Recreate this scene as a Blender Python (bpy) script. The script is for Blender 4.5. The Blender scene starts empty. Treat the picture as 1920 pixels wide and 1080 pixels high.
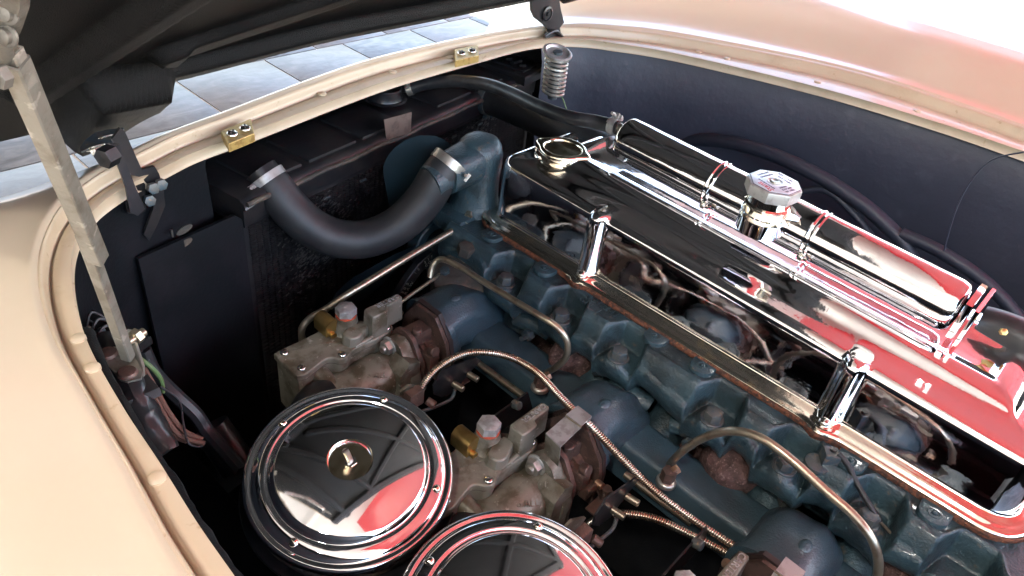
import bpy, bmesh, math, random
import numpy as np
from mathutils import Vector, Matrix, noise as mnoise
R = math.radians
PI = math.pi
random.seed(7)
SC = bpy.context.scene
COL = SC.collection

# ------------------------------------------------------------------ camera
_V1 = np.array([-1050., -790.]); _V2 = np.array([2500., -300.]); _P = np.array([960., 540.])
_F = float((-(_V1 - _P) @ (_V2 - _P)) ** .5)
def _n(v): return v / np.linalg.norm(v)
_dY = _n(np.array([*(_V1 - _P), _F])); _dX = _n(np.array([*(_V2 - _P), _F])); _dZ = _n(np.cross(_dX, _dY))
if _dZ[1] > 0: _dZ = -_dZ
CAM_H = .55
cam_data = bpy.data.cameras.new('camera')
cam = bpy.data.objects.new('camera', cam_data); COL.objects.link(cam)
# camera axes expressed in the world (x right, y down, z ahead -> blender x, -y, -z)
rx = Vector((_dX[0], _dY[0], _dZ[0])); dn = Vector((_dX[1], _dY[1], _dZ[1])); fw = Vector((_dX[2], _dY[2], _dZ[2]))
M3 = Matrix((rx, -dn, -fw)).transposed()
cam.matrix_world = Matrix.Translation((0, 0, CAM_H)) @ M3.to_4x4()
cam_data.sensor_width = 36; cam_data.lens = 36 * _F / 1920.
cam_data.clip_start = .02; cam_data.clip_end = 500
SC.camera = cam

def A(px, py, x=None, y=None, z=None):
    """surveying help: where the sight line of a photo pixel meets a plane of the car"""
    r = np.array([px - _P[0], py - _P[1], _F]); w = np.array([r @ _dX, r @ _dY, r @ _dZ])
    t = x / w[0] if x is not None else (y / w[1] if y is not None else (z - CAM_H) / w[2])
    return Vector((float(w[0] * t), float(w[1] * t), float(CAM_H + w[2] * t)))

# ------------------------------------------------------------------ light
SUN_EL, SUN_AZ = R(56), R(140)         # azimuth clockwise from +Y
world = bpy.data.worlds.new('World'); SC.world = world; world.use_nodes = True
wn = world.node_tree.nodes; wl = world.node_tree.links
sky = wn.new('ShaderNodeTexSky'); sky.sky_type = 'NISHITA'; sky.sun_disc = False
sky.sun_elevation = SUN_EL; sky.sun_rotation = SUN_AZ
sky.air_density = 1.2; sky.dust_density = 2.5
wl.new(sky.outputs[0], wn['Background'].inputs[0]); wn['Background'].inputs[1].default_value = .15
sun_d = bpy.data.lights.new('sun', 'SUN'); sun_d.energy = 4.2; sun_d.angle = R(.53); sun_d.color = (1, .95, .87)
sun = bpy.data.objects.new('sun', sun_d); COL.objects.link(sun)
sdir = Vector((math.sin(SUN_AZ) * math.cos(SUN_EL), math.cos(SUN_AZ) * math.cos(SUN_EL), math.sin(SUN_EL)))
sun.rotation_euler = sdir.to_track_quat('Z', 'Y').to_euler(); sun.location = (4, 0, 6)
SC.view_settings.view_transform = 'Standard'; SC.view_settings.look = 'None'
SC.view_settings.exposure = EXPO = 3.2; SC.view_settings.gamma = 1
SC.cycles.max_bounces = 8; SC.cycles.glossy_bounces = 5; SC.cycles.diffuse_bounces = 4
SC.cycles.sample_clamp_indirect = 6
SC.cycles.caustics_reflective = False; SC.cycles.caustics_refractive = False

# ------------------------------------------------------------------ materials
def mat(name, col, rough=.5, metal=0., col2=None, nscale=20., nlo=.45, nhi=.62, ndet=6., col3=None, n3scale=120., n3lo=.6, n3hi=.7,
        bump=0., bscale=300., bdist=.001, rough2=None, coat=0., coatr=.04, spec=None, wave=None):
    m = bpy.data.materials.new(name); m.use_nodes = True
    nt = m.node_tree; N = nt.nodes; L = nt.links; b = N['Principled BSDF']
    b.inputs['Base Color'].default_value = (*col, 1); b.inputs['Roughness'].default_value = rough
    b.inputs['Metallic'].default_value = metal
    if coat: b.inputs['Coat Weight'].default_value = coat; b.inputs['Coat Roughness'].default_value = coatr
    if spec is not None: b.inputs['Specular IOR Level'].default_value = spec
    tc0 = N.new('ShaderNodeTexCoord'); oi = N.new('ShaderNodeObjectInfo'); mu = N.new('ShaderNodeMath'); mu.operation = 'MULTIPLY'; mu.inputs[1].default_value = 7.
    av = N.new('ShaderNodeVectorMath'); av.operation = 'ADD'; L.new(oi.outputs['Random'], mu.inputs[0]); L.new(tc0.outputs['Object'], av.inputs[0]); L.new(mu.outputs[0], av.inputs[1])
    def ns(scale, det=5., rg=.6):
        t = N.new('ShaderNodeTexNoise'); t.inputs['Scale'].default_value = scale; t.inputs['Detail'].default_value = det
        t.inputs['Roughness'].default_value = rg; L.new(av.outputs[0], t.inputs['Vector']); return t
    def ramp(src, lo, hi):
        r = N.new('ShaderNodeMapRange'); r.inputs['From Min'].default_value = lo; r.inputs['From Max'].default_value = hi
        r.interpolation_type = 'SMOOTHSTEP'; L.new(src, r.inputs['Value']); return r.outputs['Result']
    out = None
    if col2 is not None:
        f = ramp(ns(nscale, ndet).outputs['Fac'], nlo, nhi)
        mx = N.new('ShaderNodeMix'); mx.data_type = 'RGBA'; mx.inputs['A'].default_value = (*col, 1); mx.inputs['B'].default_value = (*col2, 1)
        L.new(f, mx.inputs['Factor']); out = mx.outputs['Result']
        if rough2 is not None:
            rr = N.new('ShaderNodeMapRange'); rr.inputs['To Min'].default_value = rough; rr.inputs['To Max'].default_value = rough2
            L.new(f, rr.inputs['Value']); L.new(rr.outputs['Result'], b.inputs['Roughness'])
        if col3 is not None:
            f3 = ramp(ns(n3scale, 3.).outputs['Fac'], n3lo, n3hi)
            m3 = N.new('ShaderNodeMix'); m3.data_type = 'RGBA'; m3.inputs['B'].default_value = (*col3, 1)
            L.new(out, m3.inputs['A']); L.new(f3, m3.inputs['Factor']); out = m3.outputs['Result']
        L.new(out, b.inputs['Base Color'])
    if bump:
        bp = N.new('ShaderNodeBump'); bp.inputs['Strength'].default_value = bump; bp.inputs['Distance'].default_value = bdist
        L.new(ns(bscale, 3.).outputs['Fac'], bp.inputs['Height']); L.new(bp.outputs[0], b.inputs['Normal'])
    return m

M = {}
M['cream'] = mat('cream_paint', (.60, .49, .355), .30, col2=(.62, .51, .38), nscale=3, coat=.65, coatr=.09)
M['cream_flange'] = mat('cream_flange_paint', (.55, .435, .30), .38, col2=(.46, .35, .23), nscale=14, nlo=.5, nhi=.75, col3=(.33, .21, .11), n3scale=60, n3lo=.63, n3hi=.8, coat=.25)
M['red'] = mat('red_gloss', (.62, .025, .035), .35, coat=1., coatr=.12)
M['white'] = mat('white_ceiling', (.8, .79, .76), .7, col2=(.74, .73, .70), nscale=1.5)
M['chrome'] = mat('chrome', (.92, .92, .94), .045, 1., col2=(.86, .87, .90), nscale=18, nlo=.45, nhi=.7, rough2=.09, bump=.05, bscale=45, bdist=.0006)
M['chrome_pit'] = mat('chrome_pitted', (.90, .90, .93), .055, 1., col2=(.80, .80, .84), nscale=30, nlo=.5, nhi=.7, col3=(.35, .34, .36), n3scale=900, n3lo=.70, n3hi=.77, bump=.20, bscale=38, bdist=.0009, rough2=.13)
M['chrome_warm'] = mat('chrome_flange', (.90, .84, .72), .10, 1., col2=(.72, .58, .38), nscale=40, nlo=.52, nhi=.72, col3=(.4, .15, .05), n3scale=350, n3lo=.68, n3hi=.74, rough2=.2, bump=.1, bscale=90)
M['blue'] = mat('blue_engine_paint', (.036, .068, .082), .34, col2=(.020, .032, .036), nscale=22, nlo=.42, nhi=.66, col3=(.12, .095, .07), n3scale=75, n3lo=.62, n3hi=.74, bump=1., bscale=330, bdist=.0012, coat=.15)
M['blue_lite'] = mat('blue_manifold_paint', (.046, .082, .104), .30, col2=(.036, .054, .064), nscale=16, nlo=.4, nhi=.7, col3=(.20, .19, .17), n3scale=420, n3lo=.70, n3hi=.73, bump=.7, bscale=380, bdist=.001, coat=.2)
M['grime_shade'] = mat('grimy_iron_shade', (.045, .04, .034), .65, col2=(.10, .078, .056), nscale=40, col3=(.03, .05, .06), n3scale=60, bump=.5, bscale=250)  # real grime on small parts; also paints the shade under the head
M['rust'] = mat('rusty_casting', (.12, .062, .054), .85, col2=(.07, .036, .03), nscale=90, nlo=.4, nhi=.6, col3=(.24, .15, .13), n3scale=300, n3lo=.56, n3hi=.68, bump=1., bscale=260, bdist=.003)
M['zinc'] = mat('die_cast_zinc', (.21, .195, .155), .40, .25, col2=(.10, .08, .052), nscale=38, nlo=.42, nhi=.64, col3=(.42, .39, .34), n3scale=130, n3lo=.62, n3hi=.75, bump=.3, bscale=420, bdist=.0006)
M['zinc_lite'] = mat('bare_zinc', (.47, .465, .45), .36, .5, col2=(.33, .31, .29), nscale=80, bump=.2, bscale=600, bdist=.0004)
M['brown_iron'] = mat('brown_cast_iron', (.13, .075, .058), .45, .3, col2=(.08, .05, .04), nscale=60, col3=(.22, .13, .1), n3scale=200, bump=.4, bscale=500, bdist=.0006)
M['steel'] = mat('dull_steel', (.46, .44, .39), .34, .8, col2=(.30, .25, .19), nscale=35, nlo=.48, nhi=.7, col3=(.2, .14, .09), n3scale=160, n3lo=.68, n3hi=.78, bump=.15, bscale=300)
M['strut'] = mat('weathered_zinc_plate', (.25, .235, .20), .40, .5, col2=(.17, .15, .12), nscale=60, nlo=.45, nhi=.66, col3=(.40, .37, .32), n3scale=90, n3lo=.6, n3hi=.7, bump=.2, bscale=200)
M['tube'] = mat('brass_steel_tube', (.42, .36, .27), .3, .85, col2=(.28, .20, .14), nscale=60, nlo=.5, nhi=.7, bump=.1, bscale=300)
M['copper'] = mat('copper_tube', (.55, .33, .22), .3, .9, col2=(.3, .2, .14), nscale=60)
M['brass'] = mat('brass', (.50, .34, .12), .28, .9, col2=(.36, .23, .08), nscale=40, nlo=.4, nhi=.7, bump=.03, bscale=500)
M['brass_block'] = mat('brass_block', (.52, .36, .12), .45, .55, col2=(.33, .2, .06), nscale=130, nlo=.45, nhi=.65, col3=(.62, .5, .25), n3scale=250, bump=.4, bscale=600)
M['cable'] = mat('conduit_steel', (.62, .56, .48), .25, .95, col2=(.45, .33, .24), nscale=25, nlo=.4, nhi=.65)
M['rubber'] = mat('black_rubber', (.018, .018, .020), .38, col2=(.04, .04, .043), nscale=30, bump=.15, bscale=400, bdist=.0005)
M['rubber_grey'] = mat('grey_rubber', (.018, .018, .020), .5, col2=(.028, .027, .028), nscale=30, bump=.15, bscale=400, bdist=.0005)
M['black'] = mat('black_gloss_paint', (.014, .014, .016), .30, col2=(.026, .023, .022), nscale=30, col3=(.10, .08, .065), n3scale=140, n3lo=.72, n3hi=.8, bump=.25, bscale=140, bdist=.001)
M['black_matte'] = mat('black_undercoat', (.008, .008, .009), .75, col2=(.014, .013, .013), nscale=12, bump=.6, bscale=500, bdist=.0012, spec=.15)
M['hood_black'] = mat('hood_textured_black', (.0015, .0015, .0018), .42, col2=(.004, .0038, .0038), nscale=8, bump=1., bscale=900, bdist=.0012, spec=.22)
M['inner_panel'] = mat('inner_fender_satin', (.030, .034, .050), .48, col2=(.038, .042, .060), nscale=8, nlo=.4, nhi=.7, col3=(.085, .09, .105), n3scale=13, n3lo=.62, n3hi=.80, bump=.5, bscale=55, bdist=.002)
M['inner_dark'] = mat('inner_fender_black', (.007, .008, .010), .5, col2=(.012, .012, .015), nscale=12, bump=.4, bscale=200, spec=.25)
M['cork'] = mat('cork_gasket', (.20, .065, .03), .7, col2=(.07, .03, .02), nscale=220, nlo=.42, nhi=.58, col3=(.42, .17, .07), n3scale=380, n3lo=.62, n3hi=.7, bump=.9, bscale=700, bdist=.0015)
M['gasket'] = mat('dark_gasket', (.035, .022, .020), .5)
M['seal_red'] = mat('red_fibre_washer', (.45, .07, .03), .5, col2=(.3, .05, .02), nscale=200)
M['strut_dark'] = mat('tarnished_bracket', (.15, .14, .12), .45, .4, col2=(.09, .08, .065), nscale=50, bump=.3, bscale=300)
M['dish'] = mat('gold_tinted_dish', (.85, .74, .52), .16, 1., col2=(.6, .48, .28), nscale=90)
M['cap_reflection'] = mat('chrome_gold_reflection', (.86, .78, .62), .13, 1., col2=(.62, .50, .34), nscale=60, nlo=.45, nhi=.65, bump=.15, bscale=200)  # gold tint paints in the warm body mirrored on the cap sides
M['fan'] = mat('blue_fan_paint', (.026, .05, .062), .42, col2=(.018, .034, .045), nscale=12, nlo=.4, nhi=.7)
M['screw'] = mat('plated_screw', (.75, .74, .70), .18, 1., col2=(.5, .45, .38), nscale=300)
M['bolt'] = mat('aged_bolt', (.11, .115, .11), .45, .35, col2=(.06, .09, .11), nscale=90, col3=(.22, .15, .1), n3scale=120, bump=.3, bscale=600)
M['black_bolt'] = mat('black_bolt', (.02, .02, .022), .3, .3, bump=.2, bscale=500)
M['tag'] = mat('brown_paper_sticker', (.16, .115, .09), .7, col2=(.10, .07, .055), nscale=60)
M['grout'] = mat('grout', (.60, .52, .45), .8, bump=.3, bscale=60)
M['label'] = mat('cap_label_silver', (.72, .74, .80), .38, .4, col2=(.62, .64, .7), nscale=50)
M['print_red'] = mat('print_red', (.5, .02, .04), .5)
M['print_dark'] = mat('print_dark', (.07, .06, .10), .5)
M['print_white'] = mat('print_white', (.62, .60, .54), .6)
M['wire_green'] = mat('green_wire', (.13, .22, .08), .5)
M['wire_black'] = mat('black_wire', (.02, .02, .022), .45)
M['wire_brown'] = mat('braided_brown_wire', (.16, .075, .05), .7, bump=.6, bscale=900)
M['fin'] = mat('radiator_fin', (.016, .015, .017), .5, .2, col2=(.03, .026, .026), nscale=30)
M['fin_bare'] = mat('bent_bare_fins', (.16, .15, .14), .4, .7)
M['lamp'] = mat('lamp_diffuser', (.9, .9, .9), .5)
_b = M['lamp'].node_tree.nodes['Principled BSDF']; _b.inputs['Emission Color'].default_value = (1, .97, .9, 1); _b.inputs['Emission Strength'].default_value = 22
def tile_mat():
    m = mat('slate_tile', (.30, .32, .36), .38, bump=.4, bscale=25, bdist=.003)
    nt = m.node_tree; N = nt.nodes; L = nt.links; b = N['Principled BSDF']
    tc = N.new('ShaderNodeTexCoord'); mp = N.new('ShaderNodeMapping'); mp.inputs['Scale'].default_value = (1, 2.2, 1); mp.inputs['Rotation'].default_value = (0, 0, .5)
    oi = N.new('ShaderNodeObjectInfo'); add = N.new('ShaderNodeVectorMath'); add.operation = 'ADD'
    mu = N.new('ShaderNodeMath'); mu.operation = 'MULTIPLY'; mu.inputs[1].default_value = 40.
    L.new(oi.outputs['Random'], mu.inputs[0]); L.new(tc.outputs['Object'], add.inputs[0]); L.new(mu.outputs[0], add.inputs[1])
    L.new(add.outputs[0], mp.inputs[0])
    t = N.new('ShaderNodeTexNoise'); t.inputs['Scale'].default_value = 7; t.inputs['Detail'].default_value = 8; t.inputs['Distortion'].default_value = 1.4
    L.new(mp.outputs[0], t.inputs['Vector'])
    r = N.new('ShaderNodeValToRGB'); e = r.color_ramp.elements
    e[0].position = .32; e[0].color = (.060, .062, .066, 1); e[1].position = .68; e[1].color = (.165, .163, .165, 1)
    x = e.new(.5); x.color = (.102, .103, .108, 1); L.new(t.outputs['Fac'], r.inputs[0])
    mx = N.new('ShaderNodeMix'); mx.data_type = 'RGBA'; mx.blend_type = 'MIX'; mx.inputs['B'].default_value = (.20, .165, .145, 1)
    mr = N.new('ShaderNodeMapRange'); mr.inputs['From Min'].default_value = .4; mr.inputs['From Max'].default_value = 1; mr.inputs['To Max'].default_value = .55
    L.new(oi.outputs['Random'], mr.inputs['Value']); L.new(mr.outputs['Result'], mx.inputs['Factor'])
    L.new(r.outputs[0], mx.inputs['A']); L.new(mx.outputs['Result'], b.inputs['Base Color'])
    return m
M['tile'] = tile_mat()

# ------------------------------------------------------------------ building helpers
ORG = {}
def org(o):
    v = Vector((0, 0, 0))
    while o is not None:
        v = v + o.location; o = o.parent
    return v
def tag(o, label=None, cat=None, group=None, kind=None):
    if label: o['label'] = label
    if cat: o['category'] = cat
    if group: o['group'] = group
    if kind: o['kind'] = kind
    return o
def empty(name, loc, label, cat, group=None):
    o = bpy.data.objects.new(name, None); COL.objects.link(o); o.location = loc; o.empty_display_size = .02
    return tag(o, label, cat, group)
def copy_tree(o, parent=None):
    c = o.copy(); COL.objects.link(c); c.parent = parent
    for ch in o.children: copy_tree(ch, c)
    return c
def frame(axis):
    w = Vector(axis).normalized()
    u = w.orthogonal().normalized() if abs(w.z) > .999 else Vector((0, 0, 1)).cross(w).normalized()
    if abs(w.z) > .999: u = Vector((1, 0, 0))
    return u, w.cross(u).normalized(), w

def spline(pts, n=12, closed=False):
    P_ = [Vector(p) for p in pts]; out = []
    N_ = len(P_)
    for i in range(N_ if closed else N_ - 1):
        if closed: a, b, c, d = P_[i - 1], P_[i], P_[(i + 1) % N_], P_[(i + 2) % N_]
        else: a, b, c, d = P_[max(i - 1, 0)], P_[i], P_[i + 1], P_[min(i + 2, N_ - 1)]
        for k in range(n):
            t = k / n
            out.append(.5 * ((2 * b) + (c - a) * t + (2 * a - 5 * b + 4 * c - d) * t * t + (3 * b - a - 3 * c + d) * t ** 3))
    if not closed: out.append(P_[-1].copy())
    return out
def resample(pts, n):
    d = [0.]
    for a, b in zip(pts, pts[1:]): d.append(d[-1] + (b - a).length)
    out = []; j = 0
    for i in range(n):
        s = d[-1] * i / (n - 1)
        while j < len(d) - 2 and d[j + 1] < s: j += 1
        t = (s - d[j]) / max(d[j + 1] - d[j], 1e-9)
        out.append(pts[j].lerp(pts[j + 1], min(max(t, 0), 1)))
    return out

class B:
    def __init__(s): s.bm = bmesh.new()
    def loft(s, rings, closed_u=True, closed_v=False, cap0=False, cap1=False):
        V = [[s.bm.verts.new(p) for p in r] for r in rings]
        n = len(V[0]); m = len(V)
        for j in range(m if closed_v else m - 1):
            a, b = V[j], V[(j + 1) % m]
            for i in range(n if closed_u else n - 1):
                k = (i + 1) % n
                s.bm.faces.new((a[i], a[k], b[k], b[i]))
        if cap0: s.bm.faces.new(V[0][::-1])
        if cap1: s.bm.faces.new(V[-1])
        return V
    def tube(s, pts, r, seg=12, sm=8, cap=True, smooth=True, flat=1.):
        P_ = spline(pts, sm) if smooth else [Vector(p) for p in pts]
        n = len(P_); rad = r if callable(r) else (lambda t: r)
        T = [(P_[min(i + 1, n - 1)] - P_[max(i - 1, 0)]).normalized() for i in range(n)]
        u = frame(T[0])[0]; rings = []
        for i in range(n):
            u = (u - T[i] * u.dot(T[i])).normalized(); v = T[i].cross(u)
            rr = rad(i / (n - 1))
            rings.append([P_[i] + (u * math.cos(2 * PI * k / seg) + v * math.sin(2 * PI * k / seg) * flat) * rr for k in range(seg)])
        s.loft(rings, cap0=cap, cap1=cap); return s
    def lathe(s, prof, o, axis=(0, 0, 1), seg=32, mod=None):
        u, v, w = frame(axis); o = Vector(o); rings = []
        for r, h in prof:
            if r < 1e-6: r = 1e-5
            rings.append([o + w * h + (u * math.cos(2 * PI * k / seg) + v * math.sin(2 * PI * k / seg)) * r * (mod(2 * PI * k / seg, r, h) if mod else 1) for k in range(seg)])
        s.loft(rings, cap0=True, cap1=True); return s
    def cyl(s, p0, p1, r0, r1=None, seg=20, ch=0.):
        p0, p1 = Vector(p0), Vector(p1); h = (p1 - p0).length; r1 = r0 if r1 is None else r1
        pr = [(r0 - ch, 0), (r0, ch), (r1, h - ch), (r1 - ch, h)] if ch else [(r0, 0), (r1, h)]
        return s.lathe(pr, p0, p1 - p0, seg)
    def box(s, c, size, ax=None, ch=0., taper=1.):
        c = Vector(c); X, Y, Z = ax if ax else (Vector((1, 0, 0)), Vector((0, 1, 0)), Vector((0, 0, 1)))
        hx, hy, hz = [q / 2 for q in size]
        poly = [(-hx, -hy), (hx, -hy), (hx, hy), (-hx, hy)]
        return s.prism(poly, c - Z * hz, X, Y, Z * (2 * hz), ch, taper)
    def prism(s, poly, o, X, Y, H, ch=0., taper=1., seg=2):
        """extrude poly (2-D in X, Y at o) by vector H, top edge rounded by ch"""
        o = Vector(o); X = Vector(X); Y = Vector(Y); H = Vector(H); hl = H.length; hn = H.normalized()
        cx = sum(p[0] for p in poly) / len(poly); cy = sum(p[1] for p in poly) / len(poly)
        def ring(ins, h, sc=1.):
            n = len(poly); out = []
            area = sum(poly[i - 1][0] * poly[i][1] - poly[i][0] * poly[i - 1][1] for i in range(n))
            sg = 1 if area > 0 else -1
            for i in range(n):
                a, b, c = Vector(poly[i - 1]), Vector(poly[i]), Vector(poly[(i + 1) % n])
                d1 = (b - a).normalized(); d2 = (c - b).normalized()
                n1 = Vector((-d1.y, d1.x)) * sg; n2 = Vector((-d2.y, d2.x)) * sg
                m_ = n1 + n2
                if m_.length < 1e-6: m_ = n1
                m_ = m_ / max(m_.dot(n1), .35)
                q = b + m_ * ins
                q = Vector((cx + (q.x - cx) * sc, cy + (q.y - cy) * sc))
                out.append(o + X * q.x + Y * q.y + hn * h)
            return out
        if ch:
            rs = [ring(0, 0), ring(0, hl - ch, taper)]
            for k in range(1, seg + 1):
                a = PI / 2 * k / seg; rs.append(ring(ch * (1 - math.cos(a)), hl - ch + ch * math.sin(a), taper))
        else: rs = [ring(0, 0), ring(0, hl, taper)]
        s.loft(rs, cap0=True, cap1=True); return s
    def ball(s, c, r, seg=16, rings=10):
        r = (r, r, r) if not hasattr(r, '__len__') else r; c = Vector(c)
        L_ = []
        for j in range(rings + 1):
            t = PI * j / rings; q = max(math.sin(t), 1e-4)
            L_.append([c + Vector((r[0] * q * math.cos(2 * PI * k / seg), r[1] * q * math.sin(2 * PI * k / seg), -r[2] * math.cos(t))) for k in range(seg)])
        s.loft(L_, cap0=True, cap1=True); return s
    def hexa(s, c, axis, r, h, ch=.12, rot=0.):
        u, v, w = frame(axis); c = Vector(c); cr = math.cos(rot); sr = math.sin(rot)
        u, v = u * cr + v * sr, v * cr - u * sr
        poly = [(r * math.cos(PI / 3 * k), r * math.sin(PI / 3 * k)) for k in range(6)]
        return s.prism(poly, c, u, v, w * h, ch * r)
    def noisy(s, amp, scale, seed=0.):
        for v in s.bm.verts:
            q = mnoise.noise_vector(v.co * scale + Vector((seed, seed * 2, 0)))
            v.co += q * amp
        return s
    def build(s, name, m, parent=None, label=None, ang=38, loc=None):
        bmesh.ops.recalc_face_normals(s.bm, faces=s.bm.faces)
        me = bpy.data.meshes.new(name)
        o = bpy.data.objects.new(name, me); COL.objects.link(o)
        if parent is not None: o.parent = parent
        if loc is not None: o.location = Vector(loc) - (org(parent) if parent else Vector())
        off = org(o)
        for v in s.bm.verts: v.co -= off
        s.bm.to_mesh(me); s.bm.free(); me.materials.append(m if not isinstance(m, str) else M[m])
        me.polygons.foreach_set('use_smooth', [True] * len(me.polygons)); me.set_sharp_from_angle(angle=R(ang))
        if label: o['label'] = label
        return o

def rrect(x0, x1, y0, y1, r, nc=8, ns=1, nl=1):
    """rounded rectangle loop, counter clockwise"""
    out = []
    cs = [((x1 - r, y0 + r), -PI / 2), ((x1 - r, y1 - r), 0), ((x0 + r, y1 - r), PI / 2), ((x0 + r, y0 + r), PI)]
    for i, ((cx, cy), a0) in enumerate(cs):
        for k in range(nc + 1):
            a = a0 + PI / 2 * k / nc; out.append((cx + r * math.cos(a), cy + r * math.sin(a)))
        (nx, ny), na = cs[(i + 1) % 4]
        p, q = out[-1], (nx + r * math.cos(na), ny + r * math.sin(na))
        n = nl if i % 2 == 0 else ns
        for k in range(1, n): out.append((p[0] + (q[0] - p[0]) * k / n, p[1] + (q[1] - p[1]) * k / n))
    return out
def text(name, s, size, o, X, Y, depth, m, parent, spacing=1., shear=0.):
    """raised or printed lettering as mesh; o = lower left corner, X baseline direction, Y up direction"""
    cu = bpy.data.curves.new(name, 'FONT'); cu.body = s; cu.size = size; cu.extrude = depth / 2; cu.space_character = spacing; cu.shear = shear
    cu.resolution_u = 2
    t = bpy.data.objects.new('tmp', cu); COL.objects.link(t)
    bpy.context.view_layer.update()
    me = bpy.data.meshes.new_from_object(t); bpy.data.objects.remove(t)
    X = Vector(X).normalized(); Y = Vector(Y); Y = (Y - X * Y.dot(X)).normalized(); Z = X.cross(Y)
    off = org(parent)
    T = Matrix.Translation(Vector(o) - off) @ Matrix((X, Y, Z)).transposed().to_4x4()
    me.transform(T); me.name = name
    ob = bpy.data.objects.new(name, me); COL.objects.link(ob); ob.parent = parent; me.materials.clear(); me.materials.append(M[m])
    return ob
def screw_head(parent, c, axis, r, m='screw', name='screw', slot_rot=0., cross=False):
    b = B(); h = r * .55
    b.lathe([(r, 0), (r * .98, h * .4), (r * .75, h * .85), (r * .3, h * 1.02), (0, h * 1.05)], c, axis, 14)
    o = b.build(name, m, parent)
    u, v, w = frame(axis); u, v = u * math.cos(slot_rot) + v * math.sin(slot_rot), v * math.cos(slot_rot) - u * math.sin(slot_rot)
    s = B(); s.box(Vector(c) + w * h * .98, (r * 1.5, r * .26, h * .3), (u, v, w))
    if cross: s.box(Vector(c) + w * h * .99, (r * .26, r * 1.5, h * .3), (u, v, w))
    s.build('slot', 'gasket', o)
    return o
def sst(a, b, x):
    t = min(max((x - a) / (b - a), 0), 1); return t * t * (3 - 2 * t)
# ================================================================== the place round the car
GZ = -.75
gb = B(); gb.loft([[(-30, -30, GZ - .004), (60, -30, GZ - .004)], [(-30, 40, GZ - .004), (60, 40, GZ - .004)]], closed_u=False)
floor = gb.build('floor', 'grout'); floor['kind'] = 'structure'; floor['label'] = 'light grout bed under the tiled floor'
TS = .42; GR = .008
def in_view(x, y):
    v = x * _dX + y * _dY + (GZ - CAM_H) * _dZ
    if v[2] < .1: return False
    px, py = _P[0] + _F * v[0] / v[2], _P[1] + _F * v[1] / v[2]
    return -60 < px < 1980 and -60 < py < 430 and (px < 560 or py < 260) and y > .6
tme = None; rest = B(); cnt = 0
cells = []
for j in range(-12, 24):
    for i in range(-14, 30):
        x = i * TS + (.0 if j % 2 else TS * .33) + .1; y = j * TS + .23
        cells.append((x, y))
near = sorted([c for c in cells if in_view(*c)], key=lambda c: (c[0] ** 2 + c[1] ** 2))[:290]
nset = set(near)
for x, y in near:
    if tme is None:
        t = B(); t.prism([(-TS / 2 + GR / 2, -TS / 2 + GR / 2), (TS / 2 - GR / 2, -TS / 2 + GR / 2), (TS / 2 - GR / 2, TS / 2 - GR / 2), (-TS / 2 + GR / 2, TS / 2 - GR / 2)],
                        (0, 0, -.0035), (1, 0, 0), (0, 1, 0), (0, 0, .004), .001)
        o = t.build('tile', 'tile', floor); tme = o.data
    else:
        o = bpy.data.objects.new('tile', tme); COL.objects.link(o); o.parent = floor
    o.location = (x, y, GZ)
for x, y in cells:
    if (x, y) in nset: continue
    h = TS / 2 - GR / 2
    rest.prism([(-h, -h), (h, -h), (h, h), (-h, h)], (x, y, GZ - .0035), (1, 0, 0), (0, 1, 0), (0, 0, .004))
r_ = rest.build('tile_field', 'tile', floor); r_['kind'] = 'stuff'

# shelter the car stands in: white soffit, edge beam, rear red panel
RZ = 2.2
c = empty('carport_roof', (0, 0, RZ), 'white painted carport roof over the car, seen only mirrored in the chrome', 'roof')
b = B(); b.box((.55, 3.6, RZ + .1), (7.5, 12.0, .2)); b.build('ceiling_panel', 'white', c)
for k in range(9):
    b = B(); b.box((.55, -2.0 + k * 1.25, RZ - .035), (7.48, .06, .07)); b.build('ceiling_batten', 'white', c)
wall = B(); wall.box((-3.1, 1.3, .72), (.2, 7.4, 2.94)); w_ = wall.build('side_wall', 'white')
tag(w_, 'plain white side wall left of the car, seen only mirrored in the chrome', 'wall')
for i, (lx, ly) in enumerate([(-1.15, -.15), (-1.3, 1.5)]):  # the second lamp is added to fill the left side with light
    lf = empty('ceiling_lamp', (lx, ly, RZ - .07), ['round white ceiling lamp mirrored in the front air cleaner', 'second ceiling lamp farther forward, added as soft fill for the left side of the car'][i], 'lamp')
    b = B(); b.cyl((lx, ly, RZ - .06), (lx, ly, RZ), .16, .14, 32, .01); b.build('lamp_housing', 'white', lf)
    b = B(); b.cyl((lx, ly, RZ - .085), (lx, ly, RZ - .062), .11, .13, 32, .008); b.build('diffuser', 'lamp', lf)
rp = empty('red_awning', (1.5, -1.2, 1.5), 'glossy red awning hanging behind the car, mirrored in the chrome covers', 'awning')
rings = []
for k in range(17):
    a = k / 16
    y = -.05 - 2.4 * a; z = 1.62 + .35 * math.sin(PI * a)
    rings.append([(5.6 * q / 14, y - .10 + .30 * 5.6 * q / 14 * (1 - a), z + .10 * math.sin(PI * q / 14)) for q in range(15)])
b = B(); b.loft(rings, closed_u=False)
bmesh.ops.solidify(b.bm, geom=b.bm.faces[:], thickness=.03)
b.build('awning_skin', 'red', rp, ang=60)

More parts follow.
